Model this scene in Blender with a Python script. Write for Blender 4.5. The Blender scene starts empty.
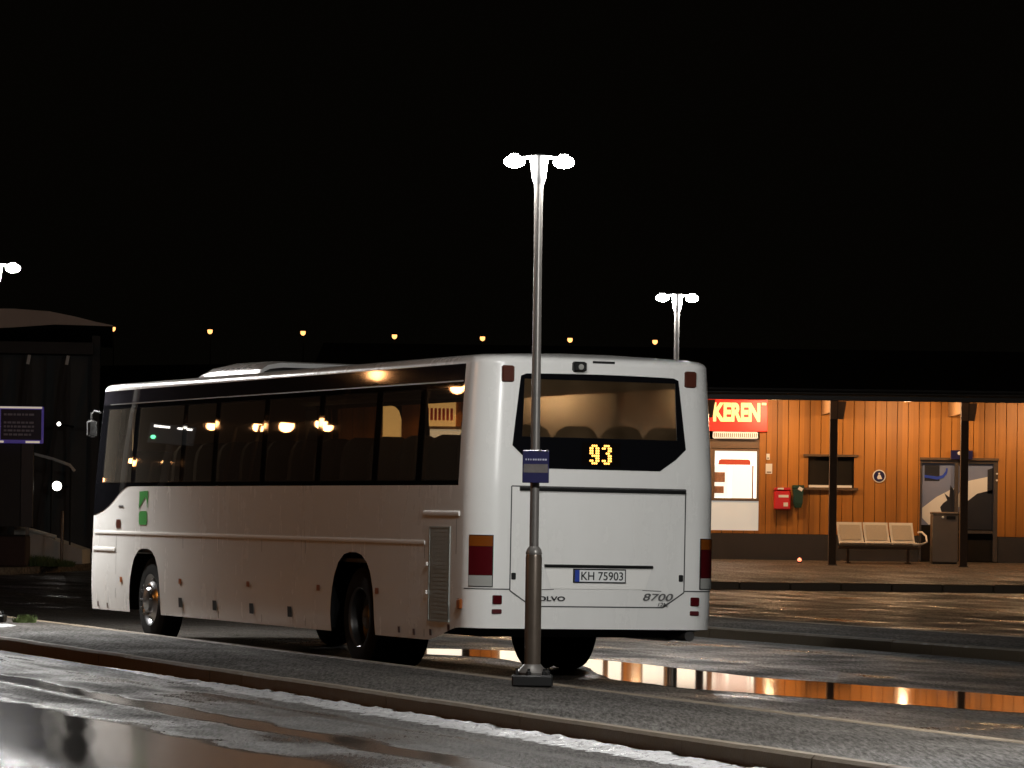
import bpy, math, random
from mathutils import Vector, Matrix
random.seed(11)
R = math.radians
S = bpy.context.scene
COL = S.collection

# ------------------------------------------------------------------ camera, world, exposure
EYE = 1.57; FPX = 4010.0; HOR = 514.0; ROLL = 0.0135
cam = bpy.data.cameras.new('camera'); cam_o = bpy.data.objects.new('camera', cam); COL.objects.link(cam_o)
cam.sensor_width = 36.0; cam.sensor_fit = 'HORIZONTAL'; cam.lens = 36.0 * FPX / 1024
cam.shift_y = (HOR - 384) / 1024.0
cam.clip_start = 0.5; cam.clip_end = 4000
c_, s_ = math.cos(ROLL), math.sin(ROLL)
cam_o.matrix_world = Matrix(((c_, -s_, 0, 0), (0, 0, -1, 0), (s_, c_, 0, EYE), (0, 0, 0, 1)))
S.camera = cam_o
W = bpy.data.worlds.new('World'); S.world = W; W.use_nodes = True
bgn = W.node_tree.nodes['Background']
bgn.inputs['Color'].default_value = (1.0, 0.82, 0.55, 1); bgn.inputs['Strength'].default_value = 0.0013
S.view_settings.view_transform = 'Standard'; S.view_settings.look = 'None'
S.view_settings.exposure = 0.0; S.view_settings.gamma = 1.0; S.view_settings.use_curve_mapping = False
S.cycles.use_denoising = True
S.cycles.max_bounces = 8; S.cycles.glossy_bounces = 5; S.cycles.transparent_max_bounces = 16
S.cycles.sample_clamp_indirect = 4.0

LAMP_L = 760.0           # radiance of the white street lamp lenses (the lamp before the bus is the weakest)
LAMP_NEW, LAMP_FAR, LAMP_NEAR = 1900.0, 950.0, 5200.0   # lenses of the other three lamps
SODIUM_W = 3000.0        # the sodium lamp beside the bus lane
CANOPY_W = 140.0         # each lamp below the canopy

def at(x, y, Y):         # a pixel of the photograph turned into a point at depth Y
    dx, dy = x - 512, y - HOR
    return Vector(((c_ * dx + s_ * dy) / FPX * Y, Y, EYE - (-s_ * dx + c_ * dy) / FPX * Y))

# ------------------------------------------------------------------ materials
def mat(name, col, rough=0.5, metal=0.0, emit=None, estr=0.0, coat=0.0, vary=0.0, vscale=3.0, bump=0.0, bscale=40.0, rvary=0.0, spec=0.5):
    m = bpy.data.materials.new(name); m.use_nodes = True
    nt = m.node_tree; b = nt.nodes['Principled BSDF']
    b.inputs['Base Color'].default_value = (*col, 1); b.inputs['Roughness'].default_value = rough
    b.inputs['Metallic'].default_value = metal; b.inputs['Coat Weight'].default_value = coat
    b.inputs['Coat Roughness'].default_value = 0.08
    b.inputs['Specular IOR Level'].default_value = spec
    if emit:
        b.inputs['Emission Color'].default_value = (*emit, 1); b.inputs['Emission Strength'].default_value = estr
    if vary or bump or rvary:
        tc = nt.nodes.new('ShaderNodeTexCoord')
        n = nt.nodes.new('ShaderNodeTexNoise'); n.inputs['Scale'].default_value = vscale
        n.inputs['Detail'].default_value = 6; n.inputs['Roughness'].default_value = 0.65
        nt.links.new(tc.outputs['Object'], n.inputs['Vector'])
        if vary:
            mx = nt.nodes.new('ShaderNodeMix'); mx.data_type = 'RGBA'
            mx.inputs[6].default_value = (*[c * (1 - vary) for c in col], 1)
            mx.inputs[7].default_value = (*[min(1, c * (1 + vary)) for c in col], 1)
            nt.links.new(n.outputs['Fac'], mx.inputs[0]); nt.links.new(mx.outputs[2], b.inputs['Base Color'])
        if rvary:
            mr = nt.nodes.new('ShaderNodeMapRange'); mr.inputs['From Min'].default_value = 0.3; mr.inputs['From Max'].default_value = 0.7
            mr.inputs['To Min'].default_value = max(0.02, rough - rvary); mr.inputs['To Max'].default_value = min(1, rough + rvary)
            nt.links.new(n.outputs['Fac'], mr.inputs['Value']); nt.links.new(mr.outputs['Result'], b.inputs['Roughness'])
        if bump:
            n2 = nt.nodes.new('ShaderNodeTexNoise'); n2.inputs['Scale'].default_value = bscale; n2.inputs['Detail'].default_value = 4
            nt.links.new(tc.outputs['Object'], n2.inputs['Vector'])
            bp = nt.nodes.new('ShaderNodeBump'); bp.inputs['Strength'].default_value = bump; bp.inputs['Distance'].default_value = 0.01
            nt.links.new(n2.outputs['Fac'], bp.inputs['Height']); nt.links.new(bp.outputs['Normal'], b.inputs['Normal'])
    return m

def glass_mat(name, tint, rough=0.01, ior=1.5, gloss=1.0, dirt=0.0):
    m = bpy.data.materials.new(name); m.use_nodes = True
    nt = m.node_tree; nt.nodes.clear()
    o = nt.nodes.new('ShaderNodeOutputMaterial'); mx = nt.nodes.new('ShaderNodeMixShader')
    tr = nt.nodes.new('ShaderNodeBsdfTransparent'); tr.inputs['Color'].default_value = (*tint, 1)
    gl = nt.nodes.new('ShaderNodeBsdfGlossy'); gl.inputs['Roughness'].default_value = rough
    gl.inputs['Color'].default_value = (gloss, gloss, gloss, 1)
    fr = nt.nodes.new('ShaderNodeFresnel'); fr.inputs['IOR'].default_value = ior
    ge = nt.nodes.new('ShaderNodeNewGeometry'); mi = nt.nodes.new('ShaderNodeMapRange')   # a thin pane mirrors alike from both sides
    mi.inputs['To Min'].default_value = ior; mi.inputs['To Max'].default_value = 1.0/ior
    nt.links.new(ge.outputs['Backfacing'], mi.inputs['Value']); nt.links.new(mi.outputs[0], fr.inputs['IOR'])
    nt.links.new(fr.outputs[0], mx.inputs[0]); inner = tr.outputs[0]
    if dirt:
        df = nt.nodes.new('ShaderNodeBsdfDiffuse'); df.inputs['Color'].default_value = (0.34, 0.30, 0.25, 1)
        md = nt.nodes.new('ShaderNodeMixShader'); md.inputs[0].default_value = dirt; nt.links.new(tr.outputs[0], md.inputs[1]); nt.links.new(df.outputs[0], md.inputs[2]); inner = md.outputs[0]
    nt.links.new(inner, mx.inputs[1]); nt.links.new(gl.outputs[0], mx.inputs[2])
    nt.links.new(mx.outputs[0], o.inputs['Surface'])
    return m

LANE = 20.45              # degrees: the lanes run this far left of straight away
def misted_mat(name, tint, film):                        # tinted glass below a blotchy film: road spray, browned to imitate the glow inside
    m = glass_mat(name, tint, rough=0.03, ior=1.4); nt = m.node_tree; L = nt.links.new
    tr = [n for n in nt.nodes if n.type == 'BSDF_TRANSPARENT'][0]; mx = [n for n in nt.nodes if n.type == 'MIX_SHADER'][0]
    rf = nt.nodes.new('ShaderNodeBsdfRefraction'); rf.inputs['Color'].default_value = (*tint, 1); rf.inputs['Roughness'].default_value = 0.42; rf.inputs['IOR'].default_value = 1.06
    df = nt.nodes.new('ShaderNodeBsdfDiffuse'); df.inputs['Color'].default_value = (*film, 1)
    tc = nt.nodes.new('ShaderNodeTexCoord'); n = nt.nodes.new('ShaderNodeTexNoise'); n.inputs['Scale'].default_value = 2.2; n.inputs['Detail'].default_value = 3; L(tc.outputs['Object'], n.inputs['Vector'])
    mr = nt.nodes.new('ShaderNodeMapRange'); mr.inputs['From Min'].default_value = 0.35; mr.inputs['From Max'].default_value = 0.68; mr.inputs['To Min'].default_value = 0.04; mr.inputs['To Max'].default_value = 0.14
    L(n.outputs['Fac'], mr.inputs['Value'])
    m2 = nt.nodes.new('ShaderNodeMixShader'); L(mr.outputs[0], m2.inputs[0]); L(rf.outputs[0], m2.inputs[1]); L(df.outputs[0], m2.inputs[2]); L(m2.outputs[0], mx.inputs[1])
    return m

def asphalt(name, col, wet_lo, wet_hi, bump, film=False):
    """Wet tarmac: streaks of film water along the lanes, grit below it."""
    m = bpy.data.materials.new(name); m.use_nodes = True
    nt = m.node_tree; L = nt.links.new; b = nt.nodes['Principled BSDF']
    g = nt.nodes.new('ShaderNodeNewGeometry')
    mp = nt.nodes.new('ShaderNodeVectorRotate'); mp.rotation_type = 'Z_AXIS'; mp.inputs['Angle'].default_value = R(-LANE)
    L(g.outputs['Position'], mp.inputs['Vector'])
    sc = nt.nodes.new('ShaderNodeMapping'); sc.inputs['Scale'].default_value = (1.5, 0.10, 1)
    L(mp.outputs['Vector'], sc.inputs['Vector'])
    st = nt.nodes.new('ShaderNodeTexNoise'); st.inputs['Scale'].default_value = 1.0; st.inputs['Detail'].default_value = 5
    st.inputs['Roughness'].default_value = 0.6; st.inputs['Distortion'].default_value = 0.4
    L(sc.outputs['Vector'], st.inputs['Vector'])
    pt = nt.nodes.new('ShaderNodeTexNoise'); pt.inputs['Scale'].default_value = 0.7; pt.inputs['Detail'].default_value = 6
    L(g.outputs['Position'], pt.inputs['Vector'])
    ad = nt.nodes.new('ShaderNodeMath'); ad.operation = 'MULTIPLY_ADD'; ad.inputs[1].default_value = 0.45
    L(pt.outputs['Fac'], ad.inputs[0])
    a2 = nt.nodes.new('ShaderNodeMath'); a2.operation = 'MULTIPLY'; a2.inputs[1].default_value = 0.55
    L(st.outputs['Fac'], a2.inputs[0]); L(a2.outputs[0], ad.inputs[2])
    rr = nt.nodes.new('ShaderNodeMapRange'); rr.inputs['From Min'].default_value = 0.38; rr.inputs['From Max'].default_value = 0.6
    rr.inputs['To Min'].default_value = wet_lo; rr.inputs['To Max'].default_value = wet_hi
    L(ad.outputs[0], rr.inputs['Value']); rough_out = rr.outputs[0]; dull = None
    gm = nt.nodes.new('ShaderNodeMapping'); gm.inputs['Scale'].default_value = (38, 3.4, 12); L(g.outputs['Position'], gm.inputs['Vector'])
    gr = nt.nodes.new('ShaderNodeTexNoise'); gr.inputs['Scale'].default_value = 1.0; gr.inputs['Detail'].default_value = 6; gr.inputs['Roughness'].default_value = 0.8
    L(gm.outputs[0], gr.inputs['Vector'])
    gs = nt.nodes.new('ShaderNodeMapRange'); gs.inputs['From Min'].default_value = 0.30; gs.inputs['From Max'].default_value = 0.72
    L(gr.outputs['Fac'], gs.inputs['Value'])
    gx = nt.nodes.new('ShaderNodeMath'); gx.operation = 'MULTIPLY_ADD'; gx.inputs[1].default_value = -0.34; gx.use_clamp = True; L(gs.outputs[0], gx.inputs[0])
    gy = nt.nodes.new('ShaderNodeMath'); gy.operation = 'ADD'; gy.inputs[1].default_value = 0.17; L(rr.outputs[0], gy.inputs[0]); L(gy.outputs[0], gx.inputs[2]); rough_out = gx.outputs[0]
    if film:                                              # water standing in the wheel ruts of the near lane
        sx = nt.nodes.new('ShaderNodeSeparateXYZ'); L(mp.outputs['Vector'], sx.inputs[0])
        wb = nt.nodes.new('ShaderNodeMath'); wb.operation = 'MULTIPLY_ADD'; wb.inputs[1].default_value = 0.9; L(ad.outputs[0], wb.inputs[0]); L(sx.outputs['X'], wb.inputs[2])
        nr = nt.nodes.new('ShaderNodeMapRange'); nr.inputs['From Min'].default_value = 5.0+0.45; nr.inputs['From Max'].default_value = 11.0+0.45; L(wb.outputs[0], nr.inputs['Value'])
        rp = nt.nodes.new('ShaderNodeValToRGB'); el = rp.color_ramp.elements
        stops = [(0.0, 0.6), (0.20, 1.0), (0.28, 1.0), (0.415, 1.0), (0.45, 0.0), (0.54, 0.0), (0.56, 0.95), (0.61, 0.95), (0.635, 0.1), (0.72, 0.0), (0.735, 0.5), (0.755, 0.5), (0.77, 0.0), (1.0, 0.0)]
        while len(el) < len(stops): el.new(0.5)
        for e, (q, v) in zip(el, stops): e.position = q; e.color = (v, v, v, 1)
        L(nr.outputs[0], rp.inputs[0])
        fm = nt.nodes.new('ShaderNodeMix'); fm.data_type = 'FLOAT'; fm.inputs[3].default_value = 0.10
        L(rp.outputs[0], fm.inputs[0]); L(rough_out, fm.inputs[2]); rough_out = fm.outputs[0]; dull = rp.outputs[0]
    L(rough_out, b.inputs['Roughness'])
    cr = nt.nodes.new('ShaderNodeMix'); cr.data_type = 'RGBA'
    cr.inputs[6].default_value = (*[c * 0.2 for c in col], 1); cr.inputs[7].default_value = (*[c * 2.1 for c in col], 1)
    L(gs.outputs[0], cr.inputs[0]); L(cr.outputs[2], b.inputs['Base Color'])
    bs = nt.nodes.new('ShaderNodeMapRange'); bs.inputs['From Min'].default_value = 0.38; bs.inputs['From Max'].default_value = 0.6
    bs.inputs['To Min'].default_value = bump * 0.25; bs.inputs['To Max'].default_value = bump
    L(ad.outputs[0], bs.inputs['Value'])
    bp = nt.nodes.new('ShaderNodeBump'); bp.inputs['Distance'].default_value = 0.014
    bso = bs.outputs[0]
    if dull is not None:
        im = nt.nodes.new('ShaderNodeMath'); im.operation = 'MULTIPLY_ADD'; im.inputs[1].default_value = -0.93; im.inputs[2].default_value = 1.0; L(dull, im.inputs[0])
        mm = nt.nodes.new('ShaderNodeMath'); mm.operation = 'MULTIPLY'; L(bs.outputs[0], mm.inputs[0]); L(im.outputs[0], mm.inputs[1]); bso = mm.outputs[0]
    L(bso, bp.inputs['Strength']); L(gs.outputs[0], bp.inputs['Height']); L(bp.outputs['Normal'], b.inputs['Normal'])
    sg_ = nt.nodes.new('ShaderNodeMapRange'); sg_.inputs['To Min'].default_value = 0.04; sg_.inputs['To Max'].default_value = 0.75; L(gs.outputs[0], sg_.inputs['Value'])
    so = sg_.outputs[0]
    if dull is not None:                                  # standing film hides the grit
        sm = nt.nodes.new('ShaderNodeMix'); sm.data_type = 'FLOAT'; sm.inputs[3].default_value = 0.5; L(dull, sm.inputs[0]); L(so, sm.inputs[2]); so = sm.outputs[0]
    L(so, b.inputs['Specular IOR Level'])
    return m

def water_mat(name, rough, wob):
    m = bpy.data.materials.new(name); m.use_nodes = True
    nt = m.node_tree; L = nt.links.new; b = nt.nodes['Principled BSDF']
    b.inputs['Base Color'].default_value = (0.012, 0.012, 0.011, 1); b.inputs['Roughness'].default_value = rough
    b.inputs['IOR'].default_value = 1.33; b.inputs['Specular IOR Level'].default_value = 0.4
    g = nt.nodes.new('ShaderNodeNewGeometry')
    n = nt.nodes.new('ShaderNodeTexNoise'); n.inputs['Scale'].default_value = 2.2; n.inputs['Detail'].default_value = 2
    L(g.outputs['Position'], n.inputs['Vector'])
    bp = nt.nodes.new('ShaderNodeBump'); bp.inputs['Strength'].default_value = wob; bp.inputs['Distance'].default_value = 0.01
    L(n.outputs['Fac'], bp.inputs['Height'])
    cx_ = nt.nodes.new('ShaderNodeCombineXYZ'); cx_.inputs[1].default_value = -0.0062; cx_.inputs[2].default_value = 1.0   # normal leaned towards the viewer so the level pool mirrors higher wall
    if wob: L(cx_.outputs[0], bp.inputs['Normal']); L(bp.outputs['Normal'], b.inputs['Normal'])
    else: L(cx_.outputs[0], b.inputs['Normal'])
    return m

def wood_mat(name, col, board):
    m = bpy.data.materials.new(name); m.use_nodes = True
    nt = m.node_tree; L = nt.links.new; b = nt.nodes['Principled BSDF']; b.inputs['Roughness'].default_value = 0.55
    g = nt.nodes.new('ShaderNodeTexCoord'); sx = nt.nodes.new('ShaderNodeSeparateXYZ'); L(g.outputs['Object'], sx.inputs[0])
    dv = nt.nodes.new('ShaderNodeMath'); dv.operation = 'DIVIDE'; dv.inputs[1].default_value = board; L(sx.outputs['X'], dv.inputs[0])
    fl = nt.nodes.new('ShaderNodeMath'); fl.operation = 'FLOOR'; L(dv.outputs[0], fl.inputs[0])
    wn = nt.nodes.new('ShaderNodeTexWhiteNoise'); wn.noise_dimensions = '1D'; L(fl.outputs[0], wn.inputs['W'])
    mp = nt.nodes.new('ShaderNodeMapping'); mp.inputs['Scale'].default_value = (14, 14, 0.7); L(g.outputs['Object'], mp.inputs['Vector'])
    n = nt.nodes.new('ShaderNodeTexNoise'); n.inputs['Scale'].default_value = 1.0; n.inputs['Detail'].default_value = 5; L(mp.outputs[0], n.inputs['Vector'])
    ns = nt.nodes.new('ShaderNodeTexNoise'); ns.inputs['Scale'].default_value = 0.8; ns.inputs['Detail'].default_value = 4; L(g.outputs['Object'], ns.inputs['Vector'])
    wq = nt.nodes.new('ShaderNodeMath'); wq.operation = 'MULTIPLY_ADD'; wq.inputs[1].default_value = 0.8; L(wn.outputs['Value'], wq.inputs[0]); L(n.outputs['Fac'], wq.inputs[2])
    av = nt.nodes.new('ShaderNodeMath'); av.operation = 'MULTIPLY_ADD'; av.inputs[1].default_value = 1.1; L(ns.outputs['Fac'], av.inputs[0]); L(wq.outputs[0], av.inputs[2])
    mr = nt.nodes.new('ShaderNodeMapRange'); mr.inputs['From Min'].default_value = 0.75; mr.inputs['From Max'].default_value = 2.15; L(av.outputs[0], mr.inputs['Value'])
    mx = nt.nodes.new('ShaderNodeMix'); mx.data_type = 'RGBA'
    mx.inputs[6].default_value = (*[c * 0.62 for c in col], 1); mx.inputs[7].default_value = (*[c * 1.22 for c in col], 1)
    L(mr.outputs[0], mx.inputs[0]); L(mx.outputs[2], b.inputs['Base Color'])
    return m

M = dict(
    paint=mat('white_paint', (0.74, 0.74, 0.72), 0.32, coat=0.3, vary=0.05, vscale=0.9, rvary=0.03),
    paint2=mat('white_trim', (0.78, 0.77, 0.74), 0.35),
    gloss_black=mat('black_glazing', (0.004, 0.004, 0.005), 0.02, spec=0.3),
    cant=mat('dark_roof_edge', (0.016, 0.015, 0.019), 0.03, spec=0.4),
    black=mat('black_plastic', (0.010, 0.010, 0.010), 0.5, spec=0.25),
    under=mat('underbody', (0.008, 0.008, 0.008), 0.85),
    rubber=mat('tyre_rubber', (0.006, 0.006, 0.006), 0.7, spec=0.15),
    rim=mat('wheel_steel', (0.45, 0.45, 0.46), 0.28, metal=1.0, vary=0.25, vscale=12),
    rim_dark=mat('dirty_wheel_steel', (0.16, 0.155, 0.15), 0.35, metal=0.8, vary=0.3, vscale=12),
    seam=mat('panel_gap', (0.05, 0.05, 0.05), 0.7),
    amber=mat('amber_lens', (0.17, 0.045, 0.006), 0.2, coat=0.5),
    amber_dull=mat('orange_marker', (0.30, 0.085, 0.02), 0.3),
    red=mat('red_lens', (0.062, 0.004, 0.006), 0.15, coat=0.5),
    red_dull=mat('red_reflector', (0.07, 0.010, 0.012), 0.3),
    maroon=mat('brown_red_lens', (0.07, 0.018, 0.010), 0.3),
    clear=mat('clear_lens', (0.32, 0.32, 0.30), 0.2, coat=0.4),
    green=mat('green_sticker', (0.045, 0.30, 0.06), 0.4),
    grille=mat('grey_grille', (0.30, 0.33, 0.31), 0.45, metal=0.4, bump=0.25, bscale=150),
    plate=mat('number_plate_white', (0.72, 0.73, 0.72), 0.4),
    plate_blue=mat('number_plate_blue', (0.02, 0.05, 0.32), 0.4),
    ink=mat('black_lettering', (0.015, 0.015, 0.017), 0.4),
    ink_grey=mat('grey_lettering', (0.16, 0.16, 0.16), 0.35, metal=0.5),
    seat=mat('seat_fabric', (0.018, 0.015, 0.014), 0.9),
    lining=mat('cabin_lining', (0.50, 0.40, 0.29), 0.8),
    floor_in=mat('cabin_floor', (0.04, 0.04, 0.04), 0.7),
    yellow=mat('yellow_grab_pole', (0.75, 0.48, 0.03), 0.4),
    led=mat('amber_led', (0.9, 0.5, 0.1), 0.5, emit=(1.0, 0.46, 0.09), estr=2.7),
    led_dim=mat('led_board', (0.004, 0.003, 0.003), 0.06),
    glass=glass_mat('tinted_glass', (0.56, 0.50, 0.41), ior=1.52, dirt=0.11),
    glass_rear=misted_mat('misted_rear_glass', (0.145, 0.138, 0.125), (0.46, 0.29, 0.15)),
    cabin_lamp=mat('cabin_lamp', (1, 0.8, 0.6), 0.5, emit=(1.0, 0.62, 0.32), estr=6.0),
    steel=mat('galvanised_steel', (0.15, 0.14, 0.13), 0.36, metal=0.35, vary=0.25, vscale=7),
    steel_brown=mat('stained_steel', (0.12, 0.095, 0.075), 0.30, metal=0.5, vary=0.3, vscale=6),
    lens_white=mat('street_lamp_lens', (1, 1, 1), 0.4, emit=(1.0, 0.985, 0.95), estr=LAMP_L),
    lens_white_new=mat('fresh_street_lamp_lens', (1, 1, 1), 0.4, emit=(1.0, 0.985, 0.95), estr=LAMP_NEW),
    lens_white_far=mat('far_street_lamp_lens', (1, 1, 1), 0.4, emit=(1.0, 0.985, 0.95), estr=LAMP_FAR),
    lens_white_near=mat('near_street_lamp_lens', (1, 1, 1), 0.4, emit=(1.0, 0.985, 0.95), estr=LAMP_NEAR),
    lens_sodium=mat('sodium_lens', (1, 0.6, 0.3), 0.4, emit=(1.0, 0.44, 0.16), estr=40.0),
    lens_sodium_far=mat('far_sodium_lens', (1, 0.6, 0.3), 0.4, emit=(1.0, 0.42, 0.13), estr=2.6),
    lens_canopy=mat('canopy_lamp_lens', (1, 0.7, 0.4), 0.4, emit=(1.0, 0.62, 0.3), estr=3.5),
    housing=mat('lamp_housing', (0.5, 0.5, 0.5), 0.4, metal=0.3),
    navy=mat('navy_sign_face', (0.012, 0.011, 0.062), 0.3),
    navy_dark=mat('dark_navy_panel', (0.008, 0.008, 0.018), 0.35),
    sign_grey=mat('timetable_paper', (0.10, 0.085, 0.08), 0.5, vary=0.5, vscale=30),
    sign_pale=mat('pale_sign_print', (0.42, 0.42, 0.55), 0.4),
    sign_edge=mat('purple_sign_edge', (0.18, 0.14, 0.50), 0.25, emit=(0.2, 0.14, 0.7), estr=0.12),
    granite=mat('kerb_stone', (0.115, 0.088, 0.058), 0.72, vary=0.35, vscale=8, bump=0.5, bscale=60, rvary=0.15),
    slush=mat('wet_slush', (0.36, 0.36, 0.365), 0.34, vary=0.6, vscale=18, bump=1.0, bscale=45, rvary=0.15),
    wood=wood_mat('stained_board_cladding', (0.41, 0.162, 0.021), 0.25),
    wood_back=mat('cladding_gaps', (0.05, 0.02, 0.006), 0.8),
    post=mat('dark_timber', (0.10, 0.060, 0.032), 0.7, vary=0.3, vscale=10),
    bracket=mat('brown_timber', (0.36, 0.20, 0.09), 0.6, vary=0.2, vscale=10),
    roof=mat('roofing_felt', (0.012, 0.011, 0.010), 0.6, vary=0.3),
    fascia=mat('dark_fascia', (0.035, 0.03, 0.022), 0.4, vary=0.3, vscale=2),
    soffit=mat('soffit_boards', (0.34, 0.15, 0.05), 0.6, vary=0.15),
    plinth=mat('dark_plinth', (0.03, 0.028, 0.03), 0.6, vary=0.3),
    concrete=mat('concrete', (0.55, 0.51, 0.46), 0.7, vary=0.2, vscale=3, bump=0.3),
    sign_red=mat('backlit_red', (0.6, 0.03, 0.02), 0.4, emit=(0.9, 0.035, 0.016), estr=0.72),
    sign_yellow=mat('backlit_yellow', (0.9, 0.7, 0.3), 0.4, emit=(1.0, 0.74, 0.27), estr=1.05),
    shop=mat('lit_shop_window', (0.9, 0.88, 0.82), 0.4, emit=(1.0, 0.92, 0.76), estr=1.25),
    shop_low=mat('white_counter_panel', (0.6, 0.6, 0.55), 0.4, emit=(1.0, 0.97, 0.86), estr=0.30),
    shop_cream=mat('lit_cream_panel', (0.9, 0.7, 0.4), 0.4, emit=(1.0, 0.66, 0.27), estr=1.5),
    poster_white=mat('white_poster', (0.85, 0.83, 0.78), 0.5, emit=(1.0, 0.92, 0.8), estr=0.9),
    poster_red=mat('red_poster_print', (0.45, 0.06, 0.03), 0.5, emit=(0.8, 0.08, 0.03), estr=0.35),
    poster_pic=mat('poster_picture', (0.4, 0.2, 0.12), 0.5, vary=0.7, vscale=18),
    trim_brown=mat('grey_brown_trim', (0.17, 0.11, 0.07), 0.6),
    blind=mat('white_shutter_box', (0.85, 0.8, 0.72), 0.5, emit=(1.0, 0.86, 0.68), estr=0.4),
    mail_red=mat('red_mailbox_paint', (0.62, 0.02, 0.018), 0.3, coat=0.4),
    box_green=mat('dark_green_paint', (0.015, 0.045, 0.025), 0.35),
    white=mat('white_enamel', (0.8, 0.78, 0.74), 0.4),
    bench=mat('pale_bench_metal', (0.80, 0.75, 0.66), 0.4, vary=0.08),
    bench_panel=mat('tan_perforated_panel', (0.55, 0.48, 0.38), 0.5, vary=0.25, vscale=40),
    dark_glass=mat('dark_window', (0.02, 0.018, 0.016), 0.06),
    bin=mat('brushed_bin_metal', (0.20, 0.165, 0.13), 0.4, metal=0.4, vary=0.2),
    poster_blue=mat('blue_grey_poster', (0.20, 0.235, 0.36), 0.35, vary=0.12, vscale=2),
    poster_blue2=mat('bright_blue_print', (0.03, 0.07, 0.5), 0.35),
    poster_dark=mat('dark_poster_print', (0.016, 0.016, 0.02), 0.4, vary=0.4),
    hall=mat('dark_hall_wall', (0.045, 0.043, 0.042), 0.7, vary=0.3),
    hall_roof=mat('pale_roof_edge', (0.62, 0.50, 0.42), 0.6, vary=0.2, vscale=1.0),
    hall_glass=mat('dark_hall_glass', (0.065, 0.066, 0.064), 0.5, vary=0.6, vscale=0.5, spec=0.2),
    hall_steel=mat('grey_painted_steel', (0.30, 0.30, 0.32), 0.4),
    planter=mat('dark_red_planter', (0.055, 0.03, 0.024), 0.8, vary=0.3),
    leaf=mat('grass_blades', (0.075, 0.115, 0.025), 0.6, vary=0.4, vscale=4),
    hill=mat('dark_hillside', (0.012, 0.014, 0.008), 0.95),
    white_spot=mat('white_lamp_lens', (1, 1, 1), 0.4, emit=(1.0, 0.95, 0.85), estr=9.0),
    green_spot=mat('green_lamp_lens', (0.3, 1, 0.6), 0.4, emit=(0.15, 1.0, 0.4), estr=9.0),
    red_spot=mat('red_lamp_lens', (1, 0.3, 0.2), 0.4, emit=(1.0, 0.22, 0.11), estr=3.0),
    road=asphalt('wet_road', (0.036, 0.032, 0.028), 0.22, 0.66, 0.8, film=True),
    pave=asphalt('damp_island', (0.022, 0.018, 0.014), 0.62, 0.92, 0.8),
    platform=asphalt('damp_platform', (0.085, 0.072, 0.058), 0.34, 0.7, 0.6),
    puddle=water_mat('puddle_water', 0.055, 0.0),
    film=water_mat('water_film', 0.045, 0.02),
)

def paint_mat():
    m = M['paint']; nt = m.node_tree; L = nt.links.new; b = nt.nodes['Principled BSDF']
    tc = nt.nodes.new('ShaderNodeTexCoord'); mp = nt.nodes.new('ShaderNodeMapping'); mp.inputs['Scale'].default_value = (4.5, 4.5, 0.5); L(tc.outputs['Object'], mp.inputs[0])
    n = nt.nodes.new('ShaderNodeTexNoise'); n.inputs['Scale'].default_value = 1.0; n.inputs['Detail'].default_value = 5; n.inputs['Roughness'].default_value = 0.65; L(mp.outputs[0], n.inputs['Vector'])
    n2 = nt.nodes.new('ShaderNodeTexNoise'); n2.inputs['Scale'].default_value = 1.6; n2.inputs['Detail'].default_value = 7; n2.inputs['Roughness'].default_value = 0.7; L(tc.outputs['Object'], n2.inputs['Vector'])
    ml = nt.nodes.new('ShaderNodeMath'); ml.operation = 'MULTIPLY'; L(n.outputs['Fac'], ml.inputs[0]); L(n2.outputs['Fac'], ml.inputs[1])
    mr = nt.nodes.new('ShaderNodeMapRange'); mr.inputs['From Min'].default_value = 0.17; mr.inputs['From Max'].default_value = 0.42; mr.inputs['To Max'].default_value = 0.09; L(ml.outputs[0], mr.inputs['Value'])
    mx = nt.nodes.new('ShaderNodeMix'); mx.data_type = 'RGBA'; mx.inputs[6].default_value = (0.76, 0.755, 0.735, 1); mx.inputs[7].default_value = (0.40, 0.37, 0.32, 1)
    L(mr.outputs[0], mx.inputs[0]); L(mx.outputs[2], b.inputs['Base Color'])
    m2 = nt.nodes.new('ShaderNodeMapRange'); m2.inputs['To Min'].default_value = 0.26; m2.inputs['To Max'].default_value = 0.55; L(mr.outputs[0], m2.inputs['Value']); L(m2.outputs[0], b.inputs['Roughness'])
paint_mat()

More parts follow.
